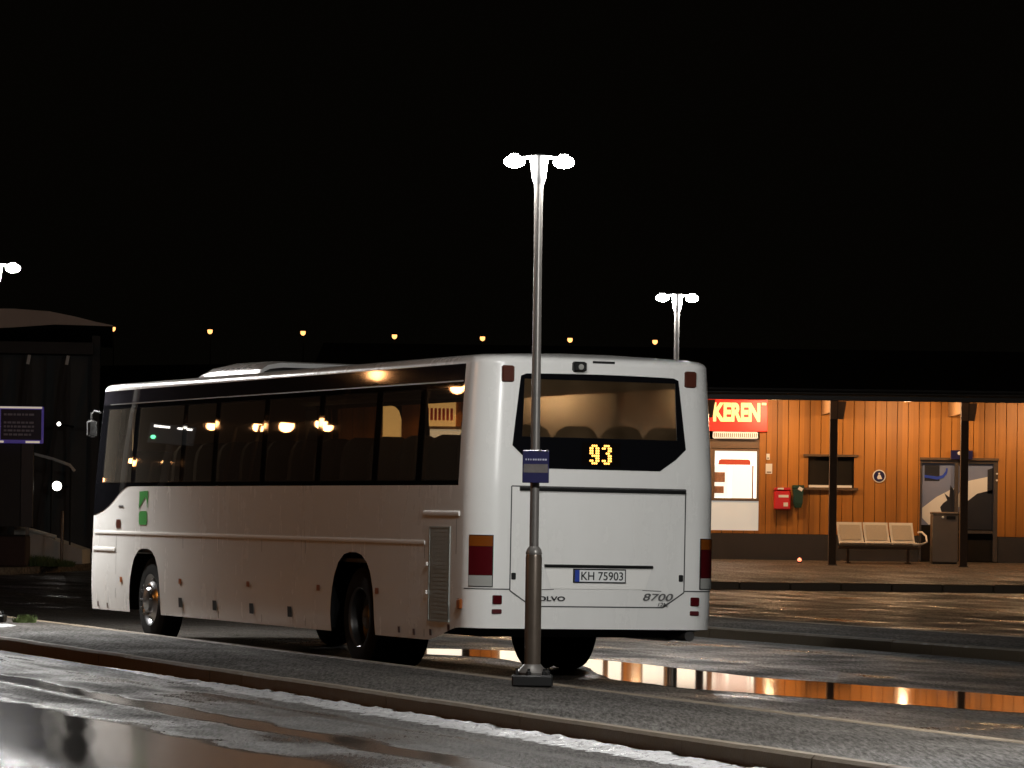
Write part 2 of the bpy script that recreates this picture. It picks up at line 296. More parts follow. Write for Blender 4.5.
# ------------------------------------------------------------------ mesh helpers
class MB:
    def __init__(s): s.v = []; s.f = []; s.mi = []
    def quad(s, a, b, c, d, mi=0):
        n = len(s.v); s.v += [tuple(a), tuple(b), tuple(c), tuple(d)]; s.f.append((n, n+1, n+2, n+3)); s.mi.append(mi); return s
    def poly(s, pts, mi=0):
        n = len(s.v); s.v += [tuple(p) for p in pts]; s.f.append(tuple(range(n, n+len(pts)))); s.mi.append(mi); return s
    def box(s, x0, x1, y0, y1, z0, z1, bv=0.0, mi=0):
        n = len(s.v)
        if bv <= 0:
            s.v += [(x, y, z) for z in (z0, z1) for y in (y0, y1) for x in (x0, x1)]
            for f in ((0,2,3,1),(4,5,7,6),(0,1,5,4),(1,3,7,5),(3,2,6,7),(2,0,4,6)): s.f.append(tuple(n+i for i in f)); s.mi.append(mi)
        else:                                             # chamfered box: bevelled rim top and bottom and along the uprights
            def ring(i, z):
                X0, X1, Y0, Y1 = x0+i, x1-i, y0+i, y1-i; b = bv
                return [(X0+b, Y0, z), (X1-b, Y0, z), (X1, Y0+b, z), (X1, Y1-b, z), (X1-b, Y1, z), (X0+b, Y1, z), (X0, Y1-b, z), (X0, Y0+b, z)]
            rs = [ring(bv, z0), ring(0, z0+bv), ring(0, z1-bv), ring(bv, z1)]
            s.loft(rs, True, True, True, mi)
        return s
    def loft(s, rings, close=True, cap0=False, cap1=False, mi=0):
        n = len(s.v); k = len(rings[0])
        for r in rings: s.v += [tuple(p) for p in r]
        for i in range(len(rings)-1):
            for j in range(k if close else k-1):
                a = n+i*k+j; b = n+i*k+(j+1) % k
                s.f.append((a, b, b+k, a+k)); s.mi.append(mi)
        if cap0: s.f.append(tuple(n+j for j in reversed(range(k)))); s.mi.append(mi)
        if cap1: s.f.append(tuple(n+(len(rings)-1)*k+j for j in range(k))); s.mi.append(mi)
        return s
    def lathe(s, prof, c=(0,0,0), seg=20, axis='z', mi=0, cap=True):
        rings = []
        for r, h in prof:
            ring = []
            for i in range(seg):
                a = 2*math.pi*i/seg; p, q = r*math.cos(a), r*math.sin(a)
                ring.append({'z': (c[0]+p, c[1]+q, c[2]+h), 'x': (c[0]+h, c[1]+p, c[2]+q), 'y': (c[0]+q, c[1]+h, c[2]+p)}[axis])
            rings.append(ring)
        return s.loft(rings, True, cap, cap, mi)
    def tube(s, pts, r, seg=8, mi=0):
        rings = []; P = [Vector(p) for p in pts]
        for i, p in enumerate(P):
            t = (P[min(i+1, len(P)-1)] - P[max(i-1, 0)]).normalized()
            up = Vector((0,0,1)) if abs(t.z) < 0.9 else Vector((1,0,0))
            a = t.cross(up).normalized(); b = a.cross(t).normalized()
            rr = r[i] if isinstance(r, (list, tuple)) else r
            rings.append([p + a*rr*math.cos(2*math.pi*k/seg) + b*rr*math.sin(2*math.pi*k/seg) for k in range(seg)])
        return s.loft(rings, True, True, True, mi)
    def beam(s, p, q, w, d=None, mi=0):
        p, q = Vector(p), Vector(q); d = d or w; t = (q-p).normalized()
        up = Vector((0,0,1)) if abs(t.z) < 0.9 else Vector((0,1,0))
        a = t.cross(up).normalized(); b = a.cross(t).normalized()
        return s.loft([[o + a*w/2*i + b*d/2*j for i, j in ((-1,-1),(1,-1),(1,1),(-1,1))] for o in (p, q)], True, True, True, mi)
    def prism(s, pts, y0, y1, mi=0):                      # outline in (x, z) given a thickness along y
        a = [(x, y0, z) for x, z in pts]; b = [(x, y1, z) for x, z in pts]
        return s.loft([a, b], True, True, True, mi)
    def build(s, name, m, parent=None, smooth=None):
        me = bpy.data.meshes.new(name); me.from_pydata(s.v, [], s.f)
        for x in (m if isinstance(m, (list, tuple)) else [m]): me.materials.append(x)
        me.polygons.foreach_set('material_index', s.mi)
        import bmesh
        bm = bmesh.new(); bm.from_mesh(me); bmesh.ops.remove_doubles(bm, verts=bm.verts, dist=1e-5)
        bmesh.ops.recalc_face_normals(bm, faces=bm.faces)
        if smooth is not None:
            for f in bm.faces: f.smooth = True
            for e in bm.edges:
                if len(e.link_faces) == 2 and e.calc_face_angle(0) > R(smooth): e.smooth = False
        bm.to_mesh(me); bm.free()
        o = bpy.data.objects.new(name, me); COL.objects.link(o)
        if parent: o.parent = parent
        return o

def tag(o, label, cat, group=None):
    o['label'] = label; o['category'] = cat
    if group: o['group'] = group
    return o
def struct(o, label=None, kind='structure'):
    o['kind'] = kind
    if label: o['label'] = label
    return o
def empty(name, loc, rz=0.0):
    o = bpy.data.objects.new(name, None); COL.objects.link(o); o.location = loc; o.rotation_euler = (0, 0, rz); o.empty_display_size = 0.3
    return o
def kids(o): return [c for c in bpy.data.objects if c.parent == o]
def copy_tree(o, parent=None):
    ch = kids(o); c = o.copy(); COL.objects.link(c)
    if parent: c.parent = parent
    for k in ch: copy_tree(k, c)
    return c
def lettering(txt, height, width=None, shear=0.0, bold=0.0, depth=0.004):
    """Mesh of a word, lower-left at the origin, in the x-z plane, facing -y."""
    cu = bpy.data.curves.new('word', 'FONT'); cu.body = txt; cu.size = 1.0; cu.shear = shear; cu.offset = bold; cu.extrude = 0.0
    o = bpy.data.objects.new('word', cu); COL.objects.link(o)
    bpy.context.view_layer.update()
    me = bpy.data.meshes.new_from_object(o.evaluated_get(bpy.context.evaluated_depsgraph_get()))
    xs = [v.co.x for v in me.vertices]; ys = [v.co.y for v in me.vertices]
    x0, x1, y0, y1 = min(xs), max(xs), min(ys), max(ys)
    sy = height/(y1-y0); sx = sy if width is None else width/(x1-x0)
    mb = MB()
    vs = [((v.co.x-x0)*sx, 0.0, (v.co.y-y0)*sy) for v in me.vertices]
    mb.v = vs; mb.f = [tuple(p.vertices) for p in me.polygons]; mb.mi = [0]*len(mb.f)
    bpy.data.objects.remove(o); bpy.data.curves.remove(cu); bpy.data.meshes.remove(me)
    return mb, (x1-x0)*sx
def shifted(mb, dx, dy, dz):
    mb.v = [(x+dx, y+dy, z+dz) for x, y, z in mb.v]; return mb

# ------------------------------------------------------------------ ground, road, islands
def ground_z(Y):
    if Y < 58: return 0.0
    if Y < 80: return 0.15*(Y-58)/22
    return 0.15
mb = MB(); ys = [-60, 0, 15, 30, 45, 58, 62, 66, 70, 75, 80, 110, 200, 420, 900, 2500]
xs = [-900, -300, -120, -60, -30, -15, 0, 15, 30, 60, 120, 300, 900]
mb.loft([[(x, y, ground_z(y)) for x in xs] for y in ys], close=False)
struct(mb.build('ground', M['road']), 'wet dark tarmac with puddles and lamp reflections')

class Lane:                                               # coordinates across (n) and along (t) a lane
    def __init__(s, deg): s.N = (math.cos(R(deg)), math.sin(R(deg))); s.T = (-math.sin(R(deg)), math.cos(R(deg)))
    def p(s, n, t, z=0.0): return (n*s.N[0]+t*s.T[0], n*s.N[1]+t*s.T[1], z)
def island(name, lane, n0, n1, t0, t1, z=0.14):
    kw = 0.13; rnd = random.Random(5)
    ts = [t0+(t1-t0)*i/80 for i in range(81)]
    mb = MB()
    mb.loft([[lane.p(n0+kw, t, z-0.006), lane.p((n0+n1)/2, t, z+0.012), lane.p(n1-kw, t, z-0.006)] for t in ts], close=False)
    struct(mb.build(name, M['pave'], smooth=60), 'damp tarmac island between the lanes')
    mb = MB()
    for a, b in ((n0, n0+kw), (n1-kw, n1)):
        t = t0
        while t < t1:                                     # kerb stones butt end to end with narrow gaps
            l = 0.98; h = z+rnd.uniform(-0.003, 0.003); j = rnd.uniform(-0.004, 0.004); c = 0.022
            prof = [(a+j, -0.05), (a+j, h-c), (a+j+c, h), (b+j-c, h), (b+j, h-c), (b+j, -0.05)]
            e = min(l, t1-t)
            mb.loft([[lane.p(n, q, zz) for n, zz in prof] for q in (t+0.002, t+e+0.02)], True, True, True)
            t += 1.0
    struct(mb.build(name.replace('island', 'kerb'), M['granite']), 'stone kerb round the island')
L1 = Lane(20.45); L2 = Lane(22.7)
island('island', L1, 10.15, 12.25, 2, 64)
island('island_far', L2, 22.46, 25.0, -14, 66)

def wavy_sheet(name, lane, n0, n1, t0, t1, z, m, amp, step=0.35, seed=1, taper=1.5):
    rnd = random.Random(seed); ph = [rnd.uniform(0, 6.28) for _ in range(8)]
    rows = []; k = int((t1-t0)/step)
    for i in range(k+1):
        t = t0+(t1-t0)*i/k
        e = min(1.0, min(t-t0, t1-t)/taper); e = math.sqrt(max(0.0, 1-(1-e)**2))
        w0 = amp*(math.sin(t*0.9+ph[0])+0.6*math.sin(t*2.3+ph[1])+0.4*math.sin(t*5.1+ph[2]))
        w1 = amp*(math.sin(t*0.8+ph[3])+0.6*math.sin(t*2.7+ph[4])+0.4*math.sin(t*6.1+ph[5]))
        c = (n0+n1)/2; h = (n1-n0)/2
        a, b = c-(h+w0)*e, c+(h+w1)*e
        rows.append([lane.p(a+(b-a)*j/4, t, z) for j in range(5)])
    mb = MB().loft(rows, close=False)
    return struct(mb.build(name, m))
def gpt(x, y): p = at(x, y, 1.0)-Vector((0, 0, EYE)); k = -EYE/p.z; return Vector((p.x*k, p.y*k, 0.004))
def pool(pts, seed):                                      # an irregular pool of still water given its shore on the tarmac
    rnd = random.Random(seed); P = [gpt(*p) for p in pts]; out = []
    for a, b in zip(P, P[1:]+P[:1]):
        k = max(2, int((b-a).length/0.25))
        for i in range(k): out.append(a+(b-a)*i/k)
    for _ in range(2): out = [(out[i-1]+out[i]*2+out[(i+1) % len(out)])/4 for i in range(len(out))]
    ph = [rnd.uniform(0, 6) for _ in range(3)]
    c = sum(out, Vector())/len(out)
    out = [p+(p-c).normalized()*(0.04*math.sin(i*0.9+ph[0])+0.05*math.sin(i*0.37+ph[1])+rnd.uniform(-0.02, 0.02)) for i, p in enumerate(out)]
    return struct(MB().poly(out).build('puddle', M['puddle']), 'still puddle mirroring the lit timber building')
pool([(1140, 722), (1000, 712), (835, 699.5), (760, 694.5), (680, 688.5), (630, 682), (600, 675), (581, 666), (588, 659), (640, 664), (700, 671), (758, 678), (835, 683), (1000, 695), (1140, 706)], 3)
pool([(405, 648.5), (470, 649.5), (522, 651.5), (526, 664), (502, 659), (470, 656), (405, 654)], 8)

# slush along the near kerb: a low lumpy ridge
rnd = random.Random(21); rows = []
t = 12.0
while t < 39.5:
    s0 = 1.0 if t < 33 else max(0.05, 1-(t-33)/6.5)
    w = (0.16+0.10*rnd.random())*s0; h = (0.010+0.022*rnd.random())*s0
    n0 = 10.145; k = []
    for j in range(6):
        q = j/5.0
        k.append(L1.p(n0-w*q*1.5, t+rnd.uniform(-0.02, 0.02), 0.001+h*math.sin(math.pi*(0.25+0.75*q))*(0.6+0.8*rnd.random())))
    k[-1] = (k[-1][0], k[-1][1], 0.0005); rows.append(k); t += 0.055
struct(MB().loft(rows, close=False).build('slush', M['slush'], smooth=70), 'strip of wet slush along the kerb', 'stuff')

# platform in front of the timber building; pavement on the left
YW = 92.0; YP = 89.0
def plat_z(Y): return 0.29+0.31*(Y-79)/13
mb = MB(); pys = [79.13, 82, 85, 88, 92, 99]
mb.loft([[(x, y+ (0 if y > 80 else -0.05*(x-3)/10), plat_z(min(y, 92))) for x in (-6.5, 0, 4, 8, 13, 20, 34)] for y in pys], close=False)
struct(mb.build('platform', M['platform']), 'damp paved platform before the timber building')
mb = MB(); x = -6.5
while x < 34:
    e = 1.0; y = 79 - 0.05*(x-3)/10
    mb.box(x+0.01, x+e, y, y+0.13, 0.05, 0.296+random.uniform(-0.006, 0.006), 0.02); x += e
struct(mb.build('platform_kerb', M['granite']), 'stone kerb of the platform')
mb = MB()
edge = [(-24, 76.5), (-14, 79.6), (-11.2, 82.4), (-10.2, 86), (-9.7, 92), (-9.4, 110)]
top = [(x, y, 0.30) for x, y in edge] + [(-40, 110, 0.45), (-40, 76.5, 0.35)]
mb.poly(top)
for (a, b), (c, d) in zip(edge[:-1], edge[1:]): mb.quad((a, b, 0.0), (c, d, 0.0), (c, d, 0.30), (a, b, 0.30))
struct(mb.build('pavement', M['platform']), 'kerbed pavement beside the station hall')
# hill behind everything
mb = MB(); rnd = random.Random(3); rows = []
for y, z in ((170, 0.1), (260, 4), (400, 15), (560, 22), (640, 23), (900, 26), (1400, 20)):
    rows.append([(xx*y/600, y, z+rnd.uniform(-0.8, 0.8)*(y > 250)) for xx in range(-420, 430, 35)])
struct(mb.loft(rows, close=False).build('hill', M['hill'], smooth=80), 'black hillside against the night sky')

# ------------------------------------------------------------------ white twin-headed street lamps
def make_street_lamp():
    root = empty('street_lamp', (0, 0, 0))
    MB().box(-0.17, 0.17, -0.17, 0.17, 0.0, 0.095, 0.012).build('base', M['black'], root)
    mb = MB().lathe([(0.12, 0.096), (0.125, 0.115), (0.115, 0.135), (0.085, 0.165), (0.072, 0.185)], seg=24)
    fl = mb.build('flange', M['steel'], root, 40)
    for i in range(6):
        a = i*math.pi/3+0.3; MB().lathe([(0.020, 0.0), (0.020, 0.03), (0.012, 0.034), (0.012, 0.055)], (0.135*math.cos(a), 0.135*math.sin(a), 0.0955), 6).build('bolt', M['black'], fl)
    sl = MB().lathe([(0.068, 0.17), (0.068, 1.09), (0.064, 1.115)], seg=24).build('sleeve', M['steel_brown'], root, 40)
    MB().lathe([(0.066, 1.116), (0.069, 1.125), (0.060, 1.16), (0.040, 1.185)], seg=24).build('collar', M['steel'], sl, 40)
    MB().lathe([(0.0385, 1.14), (0.0375, 2.6), (0.034, 3.6), (0.036, 4.18), (0.040, 4.27)], seg=20).build('pole', M['steel'], root, 40)
    MB().lathe([(0.040, 4.26), (0.058, 4.31), (0.068, 4.40), (0.078, 4.47), (0.074, 4.50), (0.02, 4.515)], seg=24).build('pole_cap', M['housing'], root, 40)
    MB().tube([(-0.20, 0, 4.475), (-0.08, 0, 4.49), (0.08, 0, 4.49), (0.20, 0, 4.475)], 0.016).build('arm', M['housing'], root, 40)
    for sx in (-1, 1):
        cx = 0.205*sx
        h = MB().lathe([(0.012, 0.068), (0.034, 0.062), (0.040, 0.05), (0.040, 0.046)], (cx, 0, 4.455), 24).build('lamp_head', M['housing'], root, 40)
        pr = [(max(0.004, 0.088*math.cos(a)), 0.052*math.sin(a)-0.006) for a in [math.pi/2-i*math.pi/12 for i in range(13)]]
        MB().lathe(pr, (cx, 0, 4.455), 24).build('lens', M['lens_white'], h, 60)
    return root
LG = 'twin-headed white street lamps'
lamp = make_street_lamp(); lamp.location = (0.186, 33.3, 0.145)
tag(lamp, 'tall twin-headed street lamp on the near island, standing before the bus rear', 'street lamp', LG)
for (x, y, lab, lens) in ((-6.42, 49.6, 'twin-headed street lamp cut by the left edge of the photo, beyond the bus nose', 'lens_white_new'),
                    (2.25, 55.6, 'twin-headed street lamp rising above the right rear roof corner of the bus', 'lens_white_far'),
                    (3.72, 26.0, 'twin-headed street lamp on the near island closest to the viewer', 'lens_white_near')):
    o = copy_tree(lamp); o.location = (x, y, 0.145); tag(o, lab, 'street lamp', LG)
    if x < -5: o.scale = (1, 1, 0.985)
    if x < -5:                                            # a full cut-off optic: most of its light falls steeply down
        for sx in (-0.205, 0.205):
            l = bpy.data.lights.new('street_lamp_light', 'SPOT'); l.energy = 1250; l.color = (1.0, 0.985, 0.95); l.spot_size = R(136); l.spot_blend = 0.75; l.shadow_soft_size = 0.08
            lo = bpy.data.objects.new('street_lamp_light', l); COL.objects.link(lo); lo.parent = o; lo.location = (sx, 0, 4.36)
    for h in kids(o):
        for k in kids(h):
            if k.name.startswith('lens'): k.material_slots[0].link = 'OBJECT'; k.material_slots[0].material = M[lens]

lamp.scale = (1, 1, 0.978)
# small stop sign strapped to the first lamp
sg = empty('bus_stop_sign', (0.206, 33.17, 1.83))
tag(sg, 'small dark blue stop sign strapped to the lamp pole before the bus', 'stop sign')
MB().box(-0.125, 0.095, -0.012, 0.012, 0, 0.27, 0.004).build('board', M['navy'], sg)
b = MB().box(-0.115, 0.085, -0.0165, -0.0125, 0.085, 0.155).build('timetable', M['sign_grey'], sg)
mb = MB()
for i in range(9): mb.box(-0.10+i*0.020, -0.10+i*0.020+random.uniform(0.008, 0.016), -0.0165, -0.0125, 0.186, 0.200)
mb.build('print', M['sign_pale'], sg)
MB().box(0.01, 0.032, -0.03, 0.05, 0.262, 0.275).box(0.068, 0.088, -0.03, 0.012, 0.262, 0.275).build('clamp', M['steel'], sg)
for z in (0.05, 0.20): MB().box(-0.06, 0.02, 0.0125, 0.10, z, z+0.025).build('strap', M['steel_brown'], sg)

# ------------------------------------------------------------------ sodium street lamps (left, out of frame, mirrored in the bus; and on the hill)
def make_sodium(h, lens, head=0.6, light=None):
    root = empty('sodium_lamp', (0, 0, 0))
    MB().lathe([(0.09, 0), (0.08, 0.2), (0.06, h-0.6), (0.045, h)], seg=10).build('pole', M['black'], root, 40)
    MB().tube([(0, 0, h-0.05), (0, -0.5, h+0.12), (0, -1.0, h+0.16)], 0.035).build('arm', M['black'], root, 40)
    hd = MB().lathe([(0.03, 0.12), (head*0.35, 0.10), (head*0.5, 0.02), (head*0.48, 0.0)], (0, -1.1, h+0.10), 14).build('lamp_head', M['black'], root, 40)
    k = head*0.42
    MB().lathe([(k*0.95, -0.004), (k, -k*0.5), (k*0.95, -k*1.0), (k*0.65, -k*1.5), (0.02, -k*1.75)], (0, -1.1, h+0.10), 14).build('lens', lens, hd, 60)
    if light:
        l = bpy.data.lights.new('sodium_light', 'POINT'); l.energy = light; l.color = (1.0, 0.35, 0.06); l.shadow_soft_size = 0.2
        lo = bpy.data.objects.new('sodium_light', l); COL.objects.link(lo); lo.parent = root; lo.location = (0, -1.1, h-0.35)
    return root
SG = 'orange sodium lamps on the hillside'
far = None
for i, (x, y) in enumerate(((113, 328.5), (210, 331), (303, 332.5), (394.5, 336), (482.5, 338), (570, 339.5), (655, 341.5))):
    p = at(x, y, 600)
    lab = ('orange street lamp on the hill over the tip of the curved hall roof', 'orange street lamp on the hill above the bus nose, second from the left',
           'orange street lamp on the hill, third from the left above the bus roof', 'orange street lamp on the hill, fourth from the left and middle of the row',
           'orange street lamp on the hill left of the tall lamp pole', 'orange street lamp on the hill just right of the tall lamp pole',
           'orange street lamp on the hill beside the bright lamp behind the bus')[i]
    if far is None: far = o = make_sodium(8.0, M['lens_sodium_far'], 0.9)
    else: o = copy_tree(far)
    o.location = (p.x, p.y+1.1, p.z-7.9); tag(o, lab, 'street lamp', SG)

# ------------------------------------------------------------------ the bus
X0, D0, TH = -0.359, 37.2, 0.395
BW, BL, RR, RF = 2.55, 12.62, 0.28, 0.40
bus = empty('bus', (X0+BW/2*math.cos(TH), D0+BW/2*math.sin(TH), 0.006), TH)
bus.rotation_euler = (0, R(0.35), TH)
tag(bus, 'long white coach with dark windows parked along the island, seen from behind', 'bus')
def sstep(a, b, x):
    t = max(0.0, min(1.0, (x-a)/(b-a))); return t*t*(3-2*t)
def ins_side(z): return 0.022*max(0, (0.62-z)/0.3)**2 + (0.070*((z-1.8)/1.2)**1.25 if z > 1.8 else 0)
def ins_rear(z): return 0.035*sstep(1.7, 3.0, z)+0.02*max(0, (0.8-z)/0.35)
def ins_front(z): return 0.30*max(0, (z-1.0)/2.0)
def bp(u0, v0, z, q=0.0):                                 # body surface: base plan point -> local x, y, z
    v = BW/2+(v0-BW/2)*(1-2*(ins_side(z)+q)/BW)
    w = max(0.0, 1-u0/0.5)
    u = u0+ins_rear(z)*max(0, 1-u0/BL)**8 - ins_front(z)*(u0/BL)**14 + 0.045*((v0-BW/2)/(BW/2))**2*w
    if q:
        e = min(q, 0.14)+0.25*max(0, q-0.14); u = BL/2+(u-BL/2)*(1-2*e/BL)
    return (v-BW/2, u, z)
def zlow(u0, v0):
    zl = 0.345
    if u0 < 1.25: zl = 0.345+(0.49-0.345)*sstep(1.2, 0.3, u0) if False else 0.345+0.145*(1-sstep(0.28, 1.2, u0))
    for uc, hw, top in ((10.145, 0.60, 1.10), (3.215, 0.635, 1.155)):
        k = abs(u0-uc)/hw
        if k < 1: zl = max(zl, zl+(top-zl)*(1-k**2.7)**(1/2.7))
    return zl
WIN = [(0.40, 1.35), (1.53, 2.55), (2.73, 4.21), (4.39, 5.94), (6.12, 7.59), (7.77, 8.74), (8.92, 10.58), (10.78, 11.92)]
WINR = [(0.40, 2.55), (2.73, 5.94), (6.12, 7.59), (7.77, 10.58), (10.78, 11.92)]
us = {RR, BL-RF, 11.3, 11.6}
for a, b_ in WIN: us |= {a, b_}
for uc, hw in ((10.145, 0.60), (3.215, 0.635)):
    for k in (-1.0, -0.995, -0.97, -0.92, -0.82, -0.65, -0.4, -0.15, 0.15, 0.4, 0.65, 0.82, 0.92, 0.97, 0.995, 1.0): us.add(round(uc+k*hw, 4))
us |= {0.5, 0.7, 0.9, 1.1, 1.25, 5.2, 6.8, 8.2}
us = sorted(us)
loop = []                                                 # (u0, v0, side)
for u in reversed(us): loop.append((u, 0.0, 'L'))
for i in range(1, 8): a = math.pi/2*i/8; loop.append((RR*(1-math.sin(a)), RR*(1-math.cos(a)), 'c'))
for v in (RR, 0.47, 0.75, 1.0, 1.275, 1.55, 1.8, 2.08, BW-RR): loop.append((0.0, v, 'B'))
for i in range(7, 0, -1): a = math.pi/2*i/8; loop.append((RR*(1-math.sin(a)), BW-RR*(1-math.cos(a)), 'c'))
for u in us: loop.append((u, BW, 'R'))
for i in range(1, 8): a = math.pi/2*i/8; loop.append((BL-RF*(1-math.sin(a)), BW-RF*(1-math.cos(a)), 'f'))
for v in (BW-RF, 1.275, RF): loop.append((BL, v, 'F'))
for i in range(7, 0, -1): a = math.pi/2*i/8; loop.append((BL-RF*(1-math.sin(a)), RF*(1-math.cos(a)), 'f'))
ZS = [None, 'a', 'b', 1.2, 1.5, 1.82, 1.88, 2.28, 2.73, 2.80, 2.93, 2.965, 2.99]
ROOF = [(0.015, 3.020), (0.05, 3.042), (0.14, 3.056), (0.42, 3.070), (0.8, 3.084), (1.12, 3.087)]
def zval(k, u, v):
    zl = zlow(u, v)
    if k is None: return zl
    if k == 'a': return zl+(1.2-zl)*0.33
    if k == 'b': return zl+(1.2-zl)*0.66
    return k
rings = [[bp(u, v, zval(k, u, v)) for u, v, s in loop] for k in ZS] + [[bp(u, v, z, q) for u, v, s in loop] for q, z in ROOF]
mb = MB(); n = len(loop)
for r in rings: mb.v += r
for i in range(len(rings)-1):
    for j in range(n):
        j2 = (j+1) % n; (ua, va, sa), (ub, vb, sb) = loop[j], loop[j2]
        k0, k1 = (ZS[i] if i < len(ZS) else 9), (ZS[i+1] if i+1 < len(ZS) else 9)
        zz0 = k0 if isinstance(k0, float) or k0 == 9 else 0; zz1 = k1 if isinstance(k1, float) or k1 == 9 else 0
        um = (ua+ub)/2; vm = (va+vb)/2; mi = 0
        side = sa == sb and sa in 'LR'
        if side and 1.88 <= zz0 and zz1 <= (2.73 if sa == 'L' else 2.80) and any(a <= um <= b_ for a, b_ in (WIN if sa == 'L' else WINR)): continue
        if sa == sb == 'B' and 0.47 < vm < 2.08 and 2.28 <= zz0 and zz1 <= 2.80: continue
        front = um > BL-RF-0.03 and sa in 'fF' + 'LR' and not side
        if front and 1.5 <= zz0 and zz1 <= 2.80 and sa in 'F' and sb in 'F': continue
        if (side and um > 0.36 or front) and 1.82 <= zz0 and zz1 <= 2.80: mi = 1
        if (side and um > 0.36 or front) and 2.80 <= zz0 and zz1 <= 2.965: mi = 2
        if mi and front and um > BL-0.20 and sa in 'f': mi = 0
        mb.f.append((i*n+j, i*n+j2, (i+1)*n+j2, (i+1)*n+j)); mb.mi.append(mi)
mb.f.append(tuple((len(rings)-1)*n+j for j in range(n))); mb.mi.append(0)
body = mb.build('body', [M['paint'], M['gloss_black'], M['cant']], bus, 35)
body.modifiers.new('edge', 'WEIGHTED_NORMAL').keep_sharp = True

def sheet(us_, lo, hi, fn, nz=4):
    mb = MB(); rows = []
    for u in us_:
        a, b_ = lo(u) if callable(lo) else lo, hi(u) if callable(hi) else hi
        rows.append([fn(u, a+(b_-a)*i/nz) for i in range(nz+1)])
    return mb.loft(rows, close=False)
def lin(a, b_, k): return [a+(b_-a)*i/k for i in range(k+1)]
def onL(off): return lambda u, z: (lambda p: (p[0]-off, p[1], p[2]))(bp(u, 0.0, z))
def onR(off): return lambda u, z: (lambda p: (p[0]+off, p[1], p[2]))(bp(u, BW, z))
def onB(off): return lambda v, z: (lambda p: (p[0], p[1]-off, p[2]))(bp(0.0, v, z))
def corner_q(q, z, off, right=False):                     # 0..1 round the rear corner
    a = math.pi/2*q
    u0, v0 = RR*(1-math.sin(a)), RR*(1-math.cos(a))
    p = bp(u0, v0 if not right else BW-v0, z)
    nx, ny = math.cos(a), math.sin(a)
    return (p[0]+(nx*off if right else -nx*off), p[1]-ny*off, p[2])

# windows: frame of black glazing already belongs to the body; each pane is its own part
for fn, nm in ((onL(0.004), 'L'), (onR(0.004), 'R')):
    for a, b_ in (WIN if nm == 'L' else WINR):
        sheet(lin(a-0.015, b_+0.015, 3), 1.865, 2.745 if nm == 'L' else 2.81, fn, 4).build('side_window', M['glass'], bus, 60)
ws = MB().loft([[(lambda p: (p[0], p[1]+0.004, p[2]))(bp(BL, v, z)) for v in lin(RF-0.02, BW-RF+0.02, 4)] for z in lin(1.49, 2.81, 5)], close=False).build('windscreen', M['glass'], bus, 60)
# sloping foot of the driver's window
def dcurve(u):
    pts = [(10.62, 1.83), (10.85, 1.822), (11.0, 1.80), (11.2, 1.745), (11.45, 1.65), (11.65, 1.585), (11.85, 1.535), (12.1, 1.495), (12.45, 1.47)]
    for (a, z0), (b_, z1) in zip(pts[:-1], pts[1:]):
        if a <= u <= b_: return z0+(z1-z0)*(u-a)/(b_-a)
    return pts[0][1] if u < pts[0][0] else pts[-1][1]
sheet(lin(10.62, BL-RF, 24), dcurve, 1.835, onL(0.003), 3).build('window_foot', M['gloss_black'], bus, 60)
mb = MB(); rows = []
for i in range(5):
    a = math.pi/2*i/8; u0, v0 = BL-RF*(1-math.sin(a)), RF*(1-math.cos(a)); row = []
    for z in lin(1.48, 1.835, 3):
        p = bp(u0, v0, z); row.append((p[0]-0.003*math.cos(a), p[1]+0.003*math.sin(a), p[2]))
    rows.append(row)
mb.loft(rows, close=False).build('window_foot', M['gloss_black'], bus, 60)
# light trim line over the panes
sheet(lin(0.42, 11.9, 20), 2.795, 2.808, onL(0.006), 1).build('window_trim', M['ink_grey'], bus)
# rub rails
def rail(u0, u1, z, h, d, nm='rub_rail', k=16):
    mb = MB(); rows = []
    for u in lin(u0, u1, k):
        b0 = bp(u, 0, z)[0]
        rows.append([(b0+0.002, u, z-h/2), (b0-d*0.8, u, z-h/2), (b0-d, u, z-h*0.2), (b0-d, u, z+h*0.25), (b0-d*0.6, u, z+h/2), (b0+0.002, u, z+h/2)])
    return mb.loft(rows, True, True, True).build(nm, M['paint2'], bus, 50)
rail(1.24, 12.15, 1.275, 0.038, 0.008)
rail(0.36, 1.27, 1.556, 0.045, 0.013)
rail(11.32, 12.2, 1.075, 0.045, 0.009)
# panel gaps on the side
mb = MB(); fl = onL(0.0022)
def strip(u0, u1, z0, z1):
    mb.quad(fl(u0, z0), fl(u1, z0), fl(u1, z1), fl(u0, z1))
for q in ((1.235, 1.245, 0.37, 1.245), (4.615, 4.625, 0.37, 1.245), (5.995, 6.005, 0.37, 1.245), (7.445, 7.455, 0.37, 1.245), (8.715, 8.725, 0.37, 1.245), (0.42, 0.43, 0.45, 1.5), (11.28, 11.29, 0.5, 1.24)):
    mb = MB(); strip(*q); mb.build('panel_gap', M['seam'], bus)
# louvred engine grille at the left rear
g = sheet(lin(0.60, 1.10, 1), 0.545, 1.415, onL(0.004), 1).build('engine_grille', M['grille'], bus)
mb = MB()
for i in range(22):
    z = 0.565+i*0.0385; x = bp(0.8, 0, z)[0]
    mb.box(x-0.0055, x-0.002, 0.615, 1.085, z, z+0.026)
mb.build('louvres', M['grille'], g)
mb = MB(); x = bp(0.8, 0, 1.0)[0]
for a in ((0.585, 0.60, 0.53, 1.43), (1.10, 1.115, 0.53, 1.43), (0.60, 1.10, 0.53, 0.545), (0.60, 1.10, 1.415, 1.43)): mb.box(x-0.008, x+0.03, a[0], a[1], a[2], a[3])
mb.build('frame', M['grille'], g)
mb = MB()
for z in (0.80, 1.07): mb.box(x-0.03, x-0.012, 1.118, 1.15, z-0.02, z+0.02, 0.004)
mb.build('hinges', M['white'], g)
